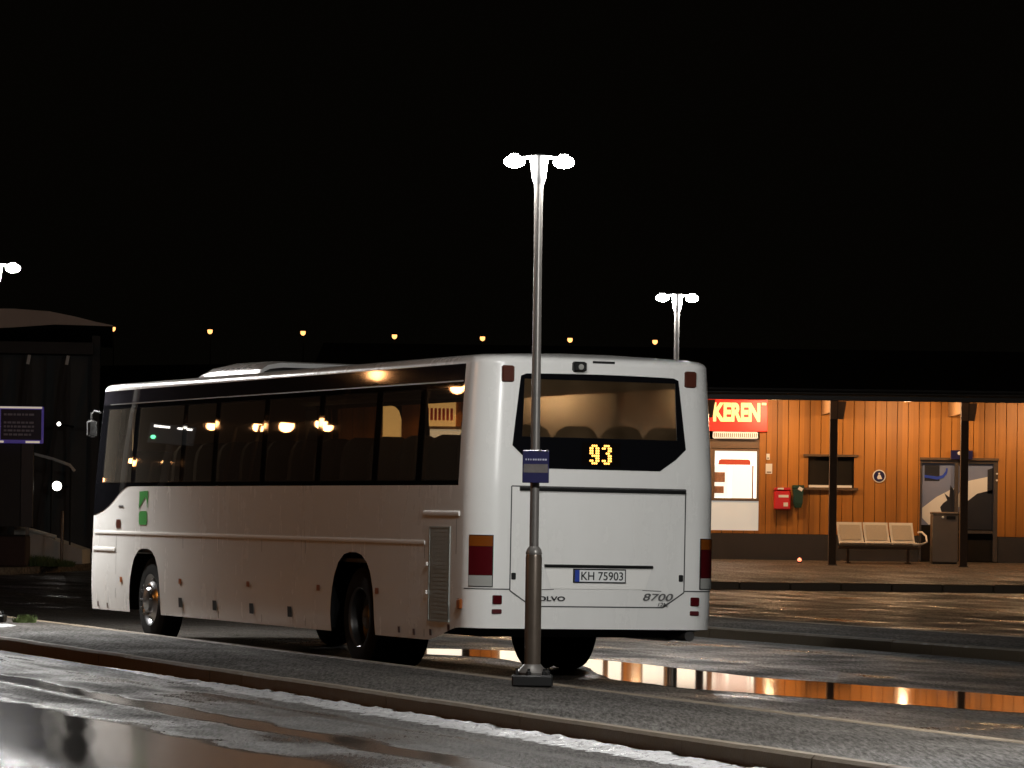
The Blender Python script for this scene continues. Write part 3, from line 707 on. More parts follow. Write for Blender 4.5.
# orange side markers, dark catches, small marks
for u, z in ((11.05, 0.72), (8.79, 0.745), (6.42, 0.765), (4.2, 0.775), (2.5, 0.78)):
    sheet(lin(u-0.05, u+0.05, 1), z-0.03, z+0.03, onL(0.006), 1).build('side_marker', M['amber_dull'], bus)
mk = MB(); x = bp(0.3, 0, 0.7)[0]
mk.box(x-0.03, x, 0.24, 0.34, 0.66, 0.76, 0.012).build('side_marker', M['amber_dull'], bus)
for u in (8.78, 7.56, 6.31, 5.08):
    sheet(lin(u-0.065, u+0.065, 1), 0.45, 0.56, onL(0.004), 1).build('locker_catch', M['black'], bus)
mb = MB(); fl = onL(0.004)
for u, z, w, h in ((1.9, 0.42, .03, .03), (1.5, 0.41, .03, .03), (1.06, 0.42, .03, .03), (0.58, 0.48, .03, .03), (12.0, 0.41, .03, .03), (11.62, 0.40, .03, .03)):
    mb.quad(fl(u-w, z-h), fl(u+w, z-h), fl(u+w, z+h), fl(u-w, z+h))
mb.build('jacking_marks', M['maroon'], bus)
sheet(lin(11.12, 11.30, 2), 1.33, 1.43, onL(0.005), 1).build('side_marker', M['maroon'], bus)
sheet(lin(11.02, 11.22, 2), 1.575, 1.60, onL(0.005), 1).build('body_badge', M['ink_grey'], bus)
# green emblem: notched upper block and a rounded lower one
mb = MB(); fl = onL(0.004)
mb.poly([fl(u, z) for u, z in ((10.40, 1.76), (10.06, 1.77), (10.06, 1.60), (10.16, 1.70), (10.40, 1.56))])
mb.poly([fl(u, z) for u, z in ((10.06, 1.58), (10.13, 1.66), (10.085, 1.57))])
mb.poly([fl(u, z) for u, z in ((10.41, 1.62), (10.36, 1.58), (10.41, 1.555))])
cs = [(-0.16, -0.05), (-0.13, -0.08), (0.13, -0.085), (0.16, -0.05), (0.16, 0.05), (0.13, 0.075), (-0.13, 0.08), (-0.16, 0.05)]
mb.poly([fl(10.24+a, 1.455+b_*1.0) for a, b_ in cs])
mb.build('emblem', M['green'], bus)
# wheels
def make_wheel(v, u, dual, dished, sgn):
    w = empty('wheel', (v-BW/2, u, 0.505)); w.parent = bus
    def tyre(x0, x1):
        r = 0.505
        return [(0.30, x0), (0.42, x0-0.004*1), (r-0.045, x0+0.012), (r-0.012, x0+0.03), (r, x0+0.055), (r, x1-0.055), (r-0.012, x1-0.03), (r-0.045, x1-0.012), (0.42, x1+0.004), (0.30, x1)]
    mb = MB().lathe(tyre(-0.14, 0.14), seg=40, axis='x', cap=False)
    if dual: mb.lathe(tyre(0.14+0.05, 0.14+0.33), seg=40, axis='x', cap=False)
    t = mb.build('tyre', M['rubber'], w, 30)
    if dished: pr = [(0.305, -0.138), (0.285, -0.12), (0.27, 0.0), (0.20, 0.06), (0.13, 0.05), (0.12, -0.05), (0.09, -0.07), (0.01, -0.072)]
    else: pr = [(0.305, -0.138), (0.285, -0.125), (0.262, -0.09), (0.235, -0.10), (0.19, -0.15), (0.15, -0.155), (0.13, -0.19), (0.08, -0.205), (0.01, -0.207)]
    r_ = MB().lathe(pr, seg=32, axis='x', cap=False).build('rim', M['rim_dark' if dished else 'rim'], w, 40)
    xb = 0.05 if dished else -0.168
    for i in range(10):
        a = 2*math.pi*i/10; MB().lathe([(0.017, xb), (0.017, xb-0.03), (0.010, xb-0.04)], (0, 0.168*math.cos(a), 0.168*math.sin(a)), 6, 'x').build('wheel_nut', M['rim'], r_)
    if sgn < 0: w.rotation_euler = (0, 0, math.pi)
    return w
make_wheel(0.20, 10.10, False, False, 1); make_wheel(0.20, 3.17, True, True, 1)
make_wheel(BW-0.20, 10.10, False, False, -1); make_wheel(BW-0.20, 3.17, True, True, -1)
MB().box(-0.80, 0.80, 0.35, 12.1, 0.52, 1.02).box(-1.20, 1.20, 4.1, 9.3, 0.37, 0.9).box(-1.2, 1.2, 0.35, 2.3, 0.52, 1.0).box(-1.0, 1.0, 0.5, 1.9, 0.40, 0.53).box(-1.2, 1.2, 11.0, 12.0, 0.37, 1.0).build('chassis', M['under'], bus)
MB().lathe([(0.05, 0.0), (0.05, 0.5), (0.042, 0.5), (0.042, 0.06)], (1.0, 0.10, 0.43), 14, 'y').build('exhaust_pipe', M['rim_dark'], bus, 40)
# cabin
ca = MB(); ca.box(-1.22, 1.22, 0.33, 12.05, 1.05, 1.09).build('cabin_floor', M['floor_in'], bus)
MB().box(-1.10, 1.10, 0.22, 11.8, 2.94, 2.955).build('cabin_ceiling', M['lining'], bus)
for sx in (-1, 1):
    mb = MB(); mb.loft([[(sx*1.12, y, 2.84), (sx*(0.80 if sx < 0 else 1.0), y, 2.80+0.05*(sx > 0)), (sx*(0.76 if sx < 0 else 0.98), y, 2.88), (sx*1.05, y, 2.93)] for y in (0.5, 11.5)], True, True, True)
    mb.build('luggage_rack', M['lining'], bus)
for v, y0, y1 in ((-0.55, 0.7, 3.0), (0.45, 0.9, 2.2)): MB().box(v-0.05, v+0.05, y0, y1, 2.926, 2.939).build('cabin_lamp', M['cabin_lamp'], bus)
MB().tube([(-0.35, 1.25, 1.09), (-0.35, 1.25, 2.94)], 0.03).build('grab_pole', M['yellow'], bus, 40)
MB().box(-1.08, 1.08, 11.3, 11.36, 2.25, 2.93).build('cabin_bulkhead', M['lining'], bus)
def seat_mb(): 
    mb = MB(); mb.box(-0.22, 0.22, -0.05, 0.42, 0.40, 0.52, 0.03)
    rows = []
    for z, w, y, t in ((0.40, .22, -.02, .06), (0.7, .225, -.06, .07), (1.0, .225, -.10, .065), (1.12, .205, -.115, .06), (1.19, .16, -.122, .05), (1.225, .09, -.126, .03)):
        rows.append([(-w, y-t, z), (w, y-t, z), (w, y+t*0.6, z), (-w, y+t*0.6, z)])
    mb.loft(rows, True, True, True); mb.box(-0.03, 0.03, 0.1, 0.2, 0.0, 0.41)
    return mb
s0 = None
for r_ in range(12):
    for v in (-0.94, -0.48, 0.48, 0.94):
        if s0 is None: s0 = o = seat_mb().build('seat', M['seat'], bus, 50)
        else: o = s0.copy(); COL.objects.link(o)
        o.parent = bus; o.location = (v, 0.78+r_*0.80, 1.09+(0.10 if r_ == 0 else 0.0))
o = s0.copy(); COL.objects.link(o); o.parent = bus; o.location = (0.0, 0.78, 1.19)
# rear window: black surround with a chamfered foot, and the clear pane
OUT = [(-0.905, 2.20), (-0.85, 2.87), (-0.80, 2.885), (0.80, 2.885), (0.85, 2.87), (0.905, 2.20), (0.79, 2.10), (0.62, 1.99), (-0.62, 1.99), (-0.79, 2.10)]
def rtop(v):
    a = abs(v-BW/2); return 2.885-0.012*(a/0.85)**2 if a <= 0.80 else (2.873-0.02*(a-0.80)/0.05 if a <= 0.85 else 2.853-(a-0.85)/0.055*0.653)
def rbot(v):
    a = abs(v-BW/2); return 1.99 if a <= 0.62 else (1.99+(a-0.62)/0.17*0.11 if a <= 0.79 else 2.10+(a-0.79)/0.115*0.10)
cx = BW/2; vo = [cx-0.9049, cx-0.88, cx-0.85, cx-0.825, cx-0.81]; vi = [cx-0.81, cx-0.79, cx-0.7, cx-0.62, cx-0.3, cx, cx+0.3, cx+0.62, cx+0.7, cx+0.79, cx+0.81]
fb = onB(0.005); mb = MB()
for seq in (vo, [2*cx-v for v in reversed(vo)]):
    mb.loft([[fb(v, rbot(v)+(rtop(v)-rbot(v))*i/6) for i in range(7)] for v in seq], close=False)
mb.loft([[fb(v, rbot(v)+(2.285-rbot(v))*i/3) for i in range(4)] for v in vi], close=False)
mb.loft([[fb(v, 2.825+(rtop(v)-2.825)*i/2) for i in range(3)] for v in vi], close=False)
rw = mb.build('rear_window', M['gloss_black'], bus, 60)
sheet(vi, 2.28, 2.83, onB(0.002), 3).build('pane', M['glass_rear'], rw, 60)
# route number on its dot display
dd = sheet(lin(cx-0.20, cx+0.20, 2), 2.025, 2.245, onB(0.007), 1).build('route_display', M['led_dim'], bus)
dig = {'9': ["01110", "11011", "11011", "11011", "01111", "00011", "11011", "01110"], '3': ["01110", "11011", "00011", "00110", "00011", "00011", "11011", "01110"]}
mb = MB(); px = 0.0205
for k, ch in enumerate('93'):
    for rr_, row in enumerate(dig[ch]):
        for cc, bit in enumerate(row):
            if bit == '1':
                v = cx-0.128+k*0.128+0.008+cc*px+px/2; z = 2.215-rr_*0.0235
                p = onB(0.009)(v, z); mb.lathe([(0.0108, 0.0), (0.009, -0.004)], p, 8, 'y')
mb.build('digits', M['led'], dd)
# high lamps, camera, slot
for v, m_ in ((0.29, 'maroon'), (2.26, 'maroon')):
    p = onB(0)(v, 2.88); hl = MB().box(p[0]-0.062, p[0]+0.062, p[1]-0.022, p[1]+0.03, 2.79, 2.945, 0.012).build('high_lamp', M[m_], bus)
    MB().box(p[0]-0.05, p[0]+0.05, p[1]-0.026, p[1]-0.0225, 2.80, 2.86).build('lens', M['maroon'], hl)
p = onB(0)(1.03, 2.95); hc = MB().box(p[0]-0.065, p[0]+0.065, p[1]-0.06, p[1]+0.03, 2.905, 3.00, 0.015).build('reversing_camera', M['black'], bus)
MB().lathe([(0.028, -0.064), (0.026, -0.07), (0.004, -0.071)], (p[0], p[1], 2.95), 12, 'y').build('lens', M['clear'], hc)
sheet(lin(1.18, 1.42, 2), 2.99, 3.012, onB(0.006), 1).build('vent_slot', M['black'], bus)
# engine lid: gaps, lip, plate recess
fb = onB(0.0022); mb = MB()
def gap(pts, w=0.010):
    for (a, z0), (b_, z1) in zip(pts[:-1], pts[1:]):
        d = Vector((b_-a, z1-z0)).normalized(); nx, nz = -d.y*w/2, d.x*w/2
        k = 4
        for i in range(k):
            A = (a+(b_-a)*i/k, z0+(z1-z0)*i/k); B = (a+(b_-a)*(i+1)/k, z0+(z1-z0)*(i+1)/k)
            mb.quad(fb(A[0]-nx, A[1]-nz), fb(B[0]-nx, B[1]-nz), fb(B[0]+nx, B[1]+nz), fb(A[0]+nx, A[1]+nz))
gap([(0.38, 1.82), (0.38, 0.845), (0.60, 0.70), (1.95, 0.70), (2.17, 0.845), (2.17, 1.82)], 0.012); gap([(0.38, 1.82), (2.17, 1.82)], 0.011)
gap([(0.62, 0.855), (0.82, 0.862)], 0.006); gap([(1.73, 0.862), (1.93, 0.855)], 0.006)
mb.build('lid_gaps', M['seam'], bus)
mb = MB()
for i in range(2): mb.loft([[corner_q(q, z, 0.0025, i == 1) for z in (0.852, 0.862)] for q in lin(0.15, 1.0, 8)], close=False)
mb.loft([[onB(0.0025)(v, z) for z in (0.852, 0.862)] for v in (RR, 0.38)], close=False); mb.loft([[onB(0.0025)(v, z) for z in (0.852, 0.862)] for v in (BW-0.38, BW-RR)], close=False)
mb.build('bumper_gap', M['seam'], bus)
mb = MB().loft([[(lambda p: (p[0], p[1]+dy, p[2]+dz))(onB(0)(v, 1.797)) for dy, dz in ((0.01, -0.016), (-0.025, -0.016), (-0.032, 0.0), (-0.025, 0.014), (0.01, 0.018))] for v in lin(0.46, 2.16, 8)], True, True, True)
mb.build('lid_handle', M['black'], bus, 40)
rec = MB()
fr = onB(0.004)
rec.loft([[fr(cx+a*k, z) for k in (-1, -0.5, 0, 0.5, 1)] for a, z in ((0.48, 0.868), (0.55, 1.07))], close=False)
rp = rec.build('plate_panel', M['paint2'], bus)
mb = MB().loft([[(lambda p: (p[0], p[1]+dy, p[2]+dz))(onB(0)(v, 1.082)) for dy, dz in ((0.01, -0.012), (-0.02, -0.014), (-0.026, 0.0), (-0.018, 0.012), (0.01, 0.014))] for v in lin(cx-0.555, cx+0.555, 6)], True, True, True)
mb.build('plate_lip', M['black'], bus, 40)
py = onB(0.010)(cx, 1)[1]
pl = MB().box(-0.265, 0.275, py-0.004, py+0.012, 0.925, 1.058, 0.003).build('plate_holder', M['black'], bus)
np_ = MB().box(-0.252, 0.262, py-0.008, py-0.0045, 0.937, 1.046).build('number_plate', M['plate'], bus)
MB().box(-0.252, -0.205, py-0.0095, py-0.0085, 0.937, 1.046).build('country_band', M['plate_blue'], np_)
t, w_ = lettering('KH 75903', 0.080, 0.43, bold=0.012); shifted(t, -0.188, py-0.0095, 0.951).build('characters', M['ink'], np_)
# lettering
yl = onB(0.0035)(0.8, 0.78)[1]
t, w_ = lettering('VOLVO', 0.045, 0.34, bold=0.03); shifted(t, 0.595-cx, yl-0.004, 0.752).build('lettering', M['ink'], bus)
yl = onB(0.0035)(2.0, 0.78)[1]
t, w_ = lettering('8700', 0.068, 0.315, shear=0.25, bold=0.012); shifted(t, 1.735-cx, yl-0.012, 0.765).build('lettering', M['ink_grey'], bus)
t, w_ = lettering('12M', 0.035, 0.11, shear=0.25, bold=0.02); shifted(t, 1.89-cx, yl-0.012, 0.712).build('lettering', M['ink_grey'], bus)
# tail lamps round the corners, catches, reflectors
for right in (False, True):
    t0 = MB().loft([[corner_q(q, z, 0.006, right) for z in (0.875, 1.36)] for q in lin(0.30, 0.85, 6)], close=False).build('tail_lamp', M['black'], bus, 60)
    for z0, z1, m_ in ((1.255, 1.352, 'amber'), (0.985, 1.252, 'red'), (0.882, 0.982, 'clear')):
        MB().loft([[corner_q(q, z, 0.012, right) for z in lin(z0, z1, 2)] for q in lin(0.32, 0.83, 6)], close=False).build('lens', M[m_], t0, 60)
    sg_ = -1 if not right else 1
    for a, z, w, h, m_, nm in ((0.86, 0.98, 0.022, 0.032, 'black', 'lid_catch'), (1.015, 0.758, 0.046, 0.042, 'red', 'fog_lamp'), (1.015, 0.648, 0.048, 0.022, 'red_dull', 'reflector')):
        p = onB(0)(cx+sg_*a, z); MB().box(p[0]-w, p[0]+w, p[1]-0.012, p[1]+0.03, z-h, z+h, 0.006).build(nm, M[m_], bus)
# roof unit, mirrors
mb = MB(); rows = []
for y, hh in ((7.0, 0.12), (7.3, 0.145), (8.5, 0.155), (8.9, 0.135), (9.1, 0.09), (9.2, 0.03)):
    rows.append([(x, y, z) for x, z in ((-0.98, 3.03), (-0.97, 3.06+hh*0.35), (-0.90, 3.06+hh*0.75), (-0.75, 3.06+hh), (0.75, 3.06+hh), (0.90, 3.06+hh*0.75), (0.97, 3.06+hh*0.35), (0.98, 3.03))])
ac = mb.loft(rows, True, True, True).build('air_conditioner', M['paint'], bus, 45)
mb = MB(); rows = []
for y, hh in ((6.4, 0.01), (6.6, 0.03), (6.8, 0.06), (6.998, 0.08)):
    rows.append([(x, y, z) for x, z in ((-0.95, 3.03), (-0.94, 3.05+hh*0.35), (-0.87, 3.05+hh*0.75), (-0.72, 3.05+hh), (0.72, 3.05+hh), (0.87, 3.05+hh*0.75), (0.94, 3.05+hh*0.35), (0.95, 3.03))])
mb.loft(rows, True, True, True).build('dark_rear_ramp', M['under'], ac, 45)  # black ramp added so the unit's rear end reads as shaded
mb = MB()
for i in range(6): mb.box(-0.95+0.0, -0.945, 7.4+i*0.2, 7.5+i*0.2, 3.10, 3.14)
mb.build('vent_slots', M['black'], ac)
for sx in (-1, 1):
    y = BL-0.25; x = sx*(BW/2-0.10)
    mr = MB().tube([(x, y, 2.72), (x+sx*0.03, y+0.14, 2.74), (x+sx*0.06, y+0.16, 2.71), (x+sx*0.06, y+0.15, 2.62)], 0.014).build('mirror', M['under'], bus, 50)
    MB().box(x+sx*0.06-0.06, x+sx*0.06+0.06, y+0.10, y+0.18, 2.42, 2.63, 0.025).build('mirror_head', M['under'], mr)

# sodium lamps left of the frame, placed along the rays the bus windows mirror towards the viewer
def mirrored(x, y, height, far=False):                    # follow the window's reflection to a lamp of this height
    d = Vector(at(x, y, 1.0))-Vector((0, 0, EYE)); o = Vector((0, 0, EYE)); base = Vector((X0, D0, 0))
    n0 = Vector((-math.cos(TH), -math.sin(TH), 0.0)); hit = o+d*((base-o).dot(n0)/d.dot(n0))
    e = 0.02; sl = (ins_side(hit.z+e)-ins_side(hit.z-e))/(2*e)+R(0.35)
    nn = (n0+Vector((0, 0, sl))).normalized(); d.normalize(); r_ = d-2*d.dot(nn)*nn
    t = max(25.0, min(420.0, (height-hit.z)/max(0.004, r_.z)))
    return hit+r_*t
sod = None
SL = 'sodium street lamps along the road left of the bus'
spots = [(100, 476, 8), (113, 480, 9), (131, 461, 8), (166, 463, 9), (165, 478, 8), (210, 425, 9), (257, 426, 8),
         (284, 425, 7), (319, 423, 9), (326, 427, 10), (454, 388, 9), (372, 372.5, 10)]
for x, y, ht in spots:
    p = mirrored(x, y, ht); h = max(5.0, p.z-0.3)
    if sod is None: sod = o = make_sodium(8.0, M['lens_sodium'], 0.5)
    else: o = copy_tree(sod)
    o.location = (p.x, p.y+1.1, p.z-8.0-0.05); tag(o, 'orange sodium street lamp mirrored in the dark side windows of the bus', 'street lamp', SL)
p = mirrored(168, 431, 3.6); dd_ = empty('departure_display', (p.x, p.y, 0), math.atan2(D0+8-p.y, X0-3-p.x)+math.pi/2)
tag(dd_, 'dark departure display with two white strips and a green light, mirrored in the bus windows', 'display')
MB().box(-0.42, 0.42, -0.08, 0.08, p.z-0.32, p.z+0.14, 0.02).build('display_box', M['navy_dark'], dd_)
MB().lathe([(0.07, 0.0), (0.07, p.z-0.322)], (0, 0, 0), 12).build('pole', M['steel'], dd_)
for x0, x1 in ((-0.34, -0.08), (0.06, 0.34)): MB().box(x0, x1, -0.10, -0.081, p.z+0.04, p.z+0.085).build('lit_strip', M['white_spot'], dd_)
MB().lathe([(0.045, -0.081), (0.035, -0.10), (0.005, -0.105)], (0.32, 0, p.z-0.18), 14, 'y').build('green_light', M['green_spot'], dd_)
near = make_sodium(8.5, M['lens_sodium'], 0.62, SODIUM_W)
near.location = (-30.0, 37.0, 0.0); tag(near, 'tall orange sodium lamp nearest the bus side, left of the island', 'street lamp')

# ------------------------------------------------------------------ the timber building
GZ = 0.60                                                 # platform level at the wall
def wx(x, Y=YW): return at(x, 480, Y).x
def wz(y, x=860, Y=YW): return at(x, y, Y).z
bld = empty('station_building', (wx(760), YW, GZ))
tag(bld, 'low timber-clad building with a deep canopy and lit shop front behind the bus', 'building')
ox, oz = bld.location.x, 0.0
def B(x): return wx(x)-bld.location.x                     # local x on the wall plane
def Zw(y): return wz(y)-GZ
XL, XR = B(330), B(1210)
ZB, ZT = Zw(535), Zw(392)+0.1                             # bottom and top of the cladding
OPEN = [(B(808), B(854), Zw(488), Zw(457)), (B(920), B(998), Zw(560), Zw(459)), (B(643), B(759), Zw(532), Zw(433)), (B(500), B(626), Zw(532), Zw(446)), (B(427), B(469), Zw(532), Zw(432)), (B(381), B(401), Zw(500), Zw(411))]
mb = MB(); x = XL; rnd = random.Random(2)
while x < XR:
    w = 0.25; a, b_ = x+0.006, x+w-0.006
    yy = rnd.uniform(-0.004, 0.004)
    cuts = sorted({a, b_, *[e for o in OPEN for e in o[:2] if a < e < b_]})
    for c0, c1 in zip(cuts[:-1], cuts[1:]):
        segs = [(ZB, ZT)]
        for o0, o1, z0, z1 in OPEN:
            if o0 <= (c0+c1)/2 <= o1:
                ns = []
                for s0_, s1_ in segs:
                    if z0 > s0_: ns.append((s0_, min(s1_, z0)))
                    if z1 < s1_: ns.append((max(s0_, z1), s1_))
                segs = ns
        if c1-c0 > 0.012:
            for s0_, s1_ in segs:
                if s1_-s0_ > 0.02: mb.box(c0, c1, yy, yy+0.03, s0_, s1_, 0.004)
    x += w
mb.build('cladding', M['wood'], bld)
mb = MB()                                                 # solid wall behind the boards, split round the openings
xs_ = sorted({XL, XR, *[o[0] for o in OPEN], *[o[1] for o in OPEN]})
for a, b_ in zip(xs_[:-1], xs_[1:]):
    segs = [(ZB, ZT)]
    for o0, o1, z0, z1 in OPEN:
        if (a+b_)/2 > o0 and (a+b_)/2 < o1:
            ns = []
            for s0_, s1_ in segs:
                if z0 > s0_: ns.append((s0_, min(s1_, z0)))
                if z1 < s1_: ns.append((max(s0_, z1), s1_))
            segs = ns
    for s0_, s1_ in segs:
        if s1_-s0_ > 0.02: mb.box(a, b_, 0.034, 0.20, s0_, s1_)
mb.build('wall', M['wood_back'], bld)
MB().box(XL, B(919), -0.02, 0.22, -0.15, ZB-0.004).box(B(999), XR, -0.02, 0.22, -0.15, ZB-0.004).build('plinth', M['plinth'], bld)
# canopy: eave in front of the posts
YE = YP-YW-0.35
ez0 = at(860, 401, YW+YE).z-GZ; ez1 = at(860, 391.5, YW+YE).z-GZ
MB().box(XL-0.3, XR+0.3, YE, YE+0.06, ez0, ez1, 0.008).build('fascia', M['fascia'], bld)
MB().tube([(XL-0.3, YE-0.06, ez1-0.05), (XR+0.3, YE-0.06, ez1-0.05)], 0.055, 10).build('gutter', M['fascia'], bld, 50)
MB().box(XL-0.3, XR+0.3, YE+0.062, 0.22, ez0+0.10, ez0+0.13).build('soffit', M['soffit'], bld)
mb = MB(); mb.loft([[(XL-0.4, y, z), (XR+0.4, y, z), (XR+0.4, y, z-0.14), (XL-0.4, y, z-0.14)] for y, z in ((YE-0.03, ez1+0.05), (4.5, ez1+1.25), (9.0, ez1+0.05))], True, True, True)
mb.build('roof', M['roof'], bld)
# rafters between wall and posts, posts with brackets
PX = [(468, 1), (571, 1), (702, 1), (833, 1), (964, 1), (1095, 1)]
for x, _ in PX:
    px = at(x, 480, YP).x-bld.location.x; yp = YP-YW
    MB().box(px-0.05, px+0.05, yp+0.10, -0.02, ez0-0.24, ez0+0.095, 0.008).build('rafter', M['bracket'], bld)
    gz = plat_z(YP)-GZ
    p_ = MB().box(px-0.085, px+0.085, yp-0.085, yp+0.085, gz+0.02, ez0+0.095, 0.008).build('post', M['post'], bld)
    MB().box(px-0.11, px+0.11, yp-0.11, yp+0.11, gz-0.02, gz+0.02, 0.006).build('post_foot', M['steel_brown'], p_)
    MB().prism([(px-0.02+0.09, ez0-0.40), (px+0.21, ez0-0.40), (px+0.27, ez0-0.005), (px+0.09, ez0-0.005)], yp-0.08, yp+0.08).prism([(px-0.09, ez0-0.40), (px+0.069, ez0-0.40), (px+0.069, ez0-0.005), (px-0.09, ez0-0.005)], yp-0.12, yp-0.088).build('bracket', M['bracket'], p_)
# small high window with shelf
wn = MB().box(B(808), B(854), 0.10, 0.13, Zw(488), Zw(457)).build('window', M['dark_glass'], bld)
mb = MB(); mb.box(B(803), B(858), -0.06, 0.03, Zw(457), Zw(457)+0.05); mb.box(B(803), B(858), -0.10, 0.03, Zw(488)-0.06, Zw(488)); mb.box(B(829.5), B(831.5), 0.06, 0.10, Zw(488), Zw(457))
mb.build('frame', M['post'], wn)
MB().box(B(809), B(852), 0.02, 0.095, Zw(488)+0.002, Zw(488)+0.055).build('sill', M['white'], wn)
# glazed bay with a big travel poster
dr = MB().box(B(920), B(998), 0.13, 0.16, Zw(560), Zw(459)).build('glazed_door', M['dark_glass'], bld)
mb = MB()
for a, b_ in ((919.5, 922), (955, 958.5), (994, 998.5)): mb.box(B(a), B(b_), 0.02, 0.13, Zw(560), Zw(459))
mb.box(B(922), B(955), 0.03, 0.13, Zw(462), Zw(459)); mb.box(B(958.5), B(994), 0.03, 0.13, Zw(462), Zw(459)); mb.box(B(958.5), B(994), 0.03, 0.13, Zw(532), Zw(529))
mb.build('frame', M['steel_brown'], dr)
mb = MB(); mb.prism([(B(919.5), Zw(459)+0.004), (B(998.5), Zw(459)+0.004), (B(998.5), Zw(456.5)), (B(919.5), Zw(456.5))], -0.04, 0.02); mb.build('door_head', M['post'], dr)
mb = MB()
for a, b_, c0, d0 in ((922.2, 954.8, 524, 462.3), (958.7, 993.8, 528, 462.3)): mb.box(B(a), B(b_), 0.112, 0.126, Zw(c0), Zw(d0))
po = mb.build('poster', M['poster_blue'], dr)
def zp(pts, y0, m_, nm): MB().prism([(B(a), Zw(b_)) for a, b_ in pts], y0, y0+0.003).build(nm, M[m_], po)
zp([(923, 517), (923, 507), (937, 496), (952, 488), (954.5, 487), (954.5, 512), (944, 514), (930, 524)], 0.108, 'white', 'pale_shape')
zp([(959, 493), (966, 480), (993, 474), (993, 488), (975, 496), (959, 506)], 0.108, 'white', 'pale_shape')
zp([(943, 513), (941, 506), (944, 502), (948, 499), (945, 492), (950, 496), (951, 484), (954.6, 489), (954.6, 513)], 0.104, 'poster_dark', 'dark_shape')
zp([(959, 528), (959, 512), (968, 500), (978, 492), (993.5, 488), (993.5, 528)], 0.104, 'poster_dark', 'dark_shape')
zp([(988, 492), (988, 468), (993.5, 466), (993.5, 492)], 0.104, 'poster_dark', 'dark_shape')
zp([(925, 480), (925, 464), (940, 464), (940, 480)], 0.108, 'poster_dark', 'dark_square')
zp([(925, 476.5), (925, 474), (938, 475.5), (943, 474), (946, 470), (946.5, 467), (948, 467), (947.5, 472), (944, 476.5), (938, 478.5)], 0.100, 'poster_blue2', 'blue_swoosh')
mb = MB(); mb.lathe([(0.025, 0.0), (0.02, -0.03)], (B(997), 0.015, Zw(472)), 10, 'y'); mb.lathe([(0.025, 0.0), (0.02, -0.03)], (B(997), 0.015, Zw(478.5)), 10, 'y'); mb.build('handle', M['white'], dr)
# shop front: sill, lit panes, shutter box
def window(x0, x1, y0, y1, m_, mull=()):
    f = MB(); z0, z1 = Zw(y1), Zw(y0)
    f.box(B(x0), B(x0)+0.05, 0.0, 0.12, z0, z1); f.box(B(x1)-0.05, B(x1), 0.0, 0.12, z0, z1)
    f.box(B(x0)+0.05, B(x1)-0.05, 0.0, 0.12, z1-0.05, z1); f.box(B(x0)+0.05, B(x1)-0.05, 0.0, 0.12, z0, z0+0.05)
    for m in mull: f.box(B(m)-0.06, B(m)+0.06, 0.0, 0.12, z0+0.05, z1-0.05)
    w = f.build('window', M['trim_brown'], bld)
    MB().box(B(x0)+0.05, B(x1)-0.05, 0.122, 0.14, z0+0.05, z1-0.05).build('pane', M[m_], w)
    return w
w3 = window(643, 759, 450.5, 502, 'shop', (669, 712))
MB().box(B(643), B(759), 0.04, 0.14, Zw(532), Zw(502.5)).build('counter_panel', M['shop_low'], w3)
MB().box(B(643), B(759), 0.03, 0.14, Zw(449.8), Zw(441)).build('transom', M['trim_brown'], w3)
window(500, 626, 446, 532, 'shop', (540, 608)); window(427, 469, 432.5, 532, 'shop'); 
a = MB(); ar = [(B(382), Zw(499)), (B(400.5), Zw(499)), (B(400.5), Zw(425)), (B(398), Zw(417)), (B(394), Zw(413)), (B(388), Zw(411.5)), (B(382), Zw(411.5))]
a.prism(ar, 0.05, 0.08).build('window', M['shop_cream'], bld)
MB().box(B(423), B(455), -0.06, 0.0, Zw(432), Zw(407)).build('window_sign', M['shop_cream'], bld)
mb = MB()
for i in range(7): mb.box(B(425.5+i*4), B(425.5+i*4+2.6), -0.066, -0.0605, Zw(426), Zw(414))
mb.build('red_bars', M['poster_red'], [o for o in kids(bld) if o.name.startswith('window_sign')][0])
# posters in the visible shop window
ps = MB().box(B(713), B(728.5), 0.05, 0.06, Zw(499), Zw(467)).box(B(731.5), B(753.5), 0.05, 0.06, Zw(500), Zw(467)).build('poster', M['poster_white'], w3)
MB().box(B(714), B(725), 0.044, 0.049, Zw(484), Zw(474)).box(B(714), B(724), 0.044, 0.049, Zw(495), Zw(488)).box(B(752.2), B(753.6), 0.044, 0.049, Zw(500), Zw(467)).box(B(731), B(753), 0.044, 0.049, Zw(501.4), Zw(500.2)).build('poster_picture', M['poster_pic'], ps)
MB().prism([(B(718), Zw(466.5)), (B(719), Zw(462)), (B(721), Zw(461)), (B(748), Zw(461)), (B(750), Zw(462)), (B(750.5), Zw(466.5))], 0.03, 0.045).build('red_header', M['poster_red'], w3)
MB().box(B(712), B(757), -0.14, -0.005, Zw(440.5), Zw(433.6), 0.02).build('shutter_box', M['blind'], w3)
mb = MB()
for i in range(22): mb.box(B(713+i*2), B(713.7+i*2), -0.144, -0.1405, Zw(439), Zw(435))
mb.build('shutter_ribs', M['trim_brown'], [o for o in kids(w3) if o.name.startswith('shutter_box')][0])
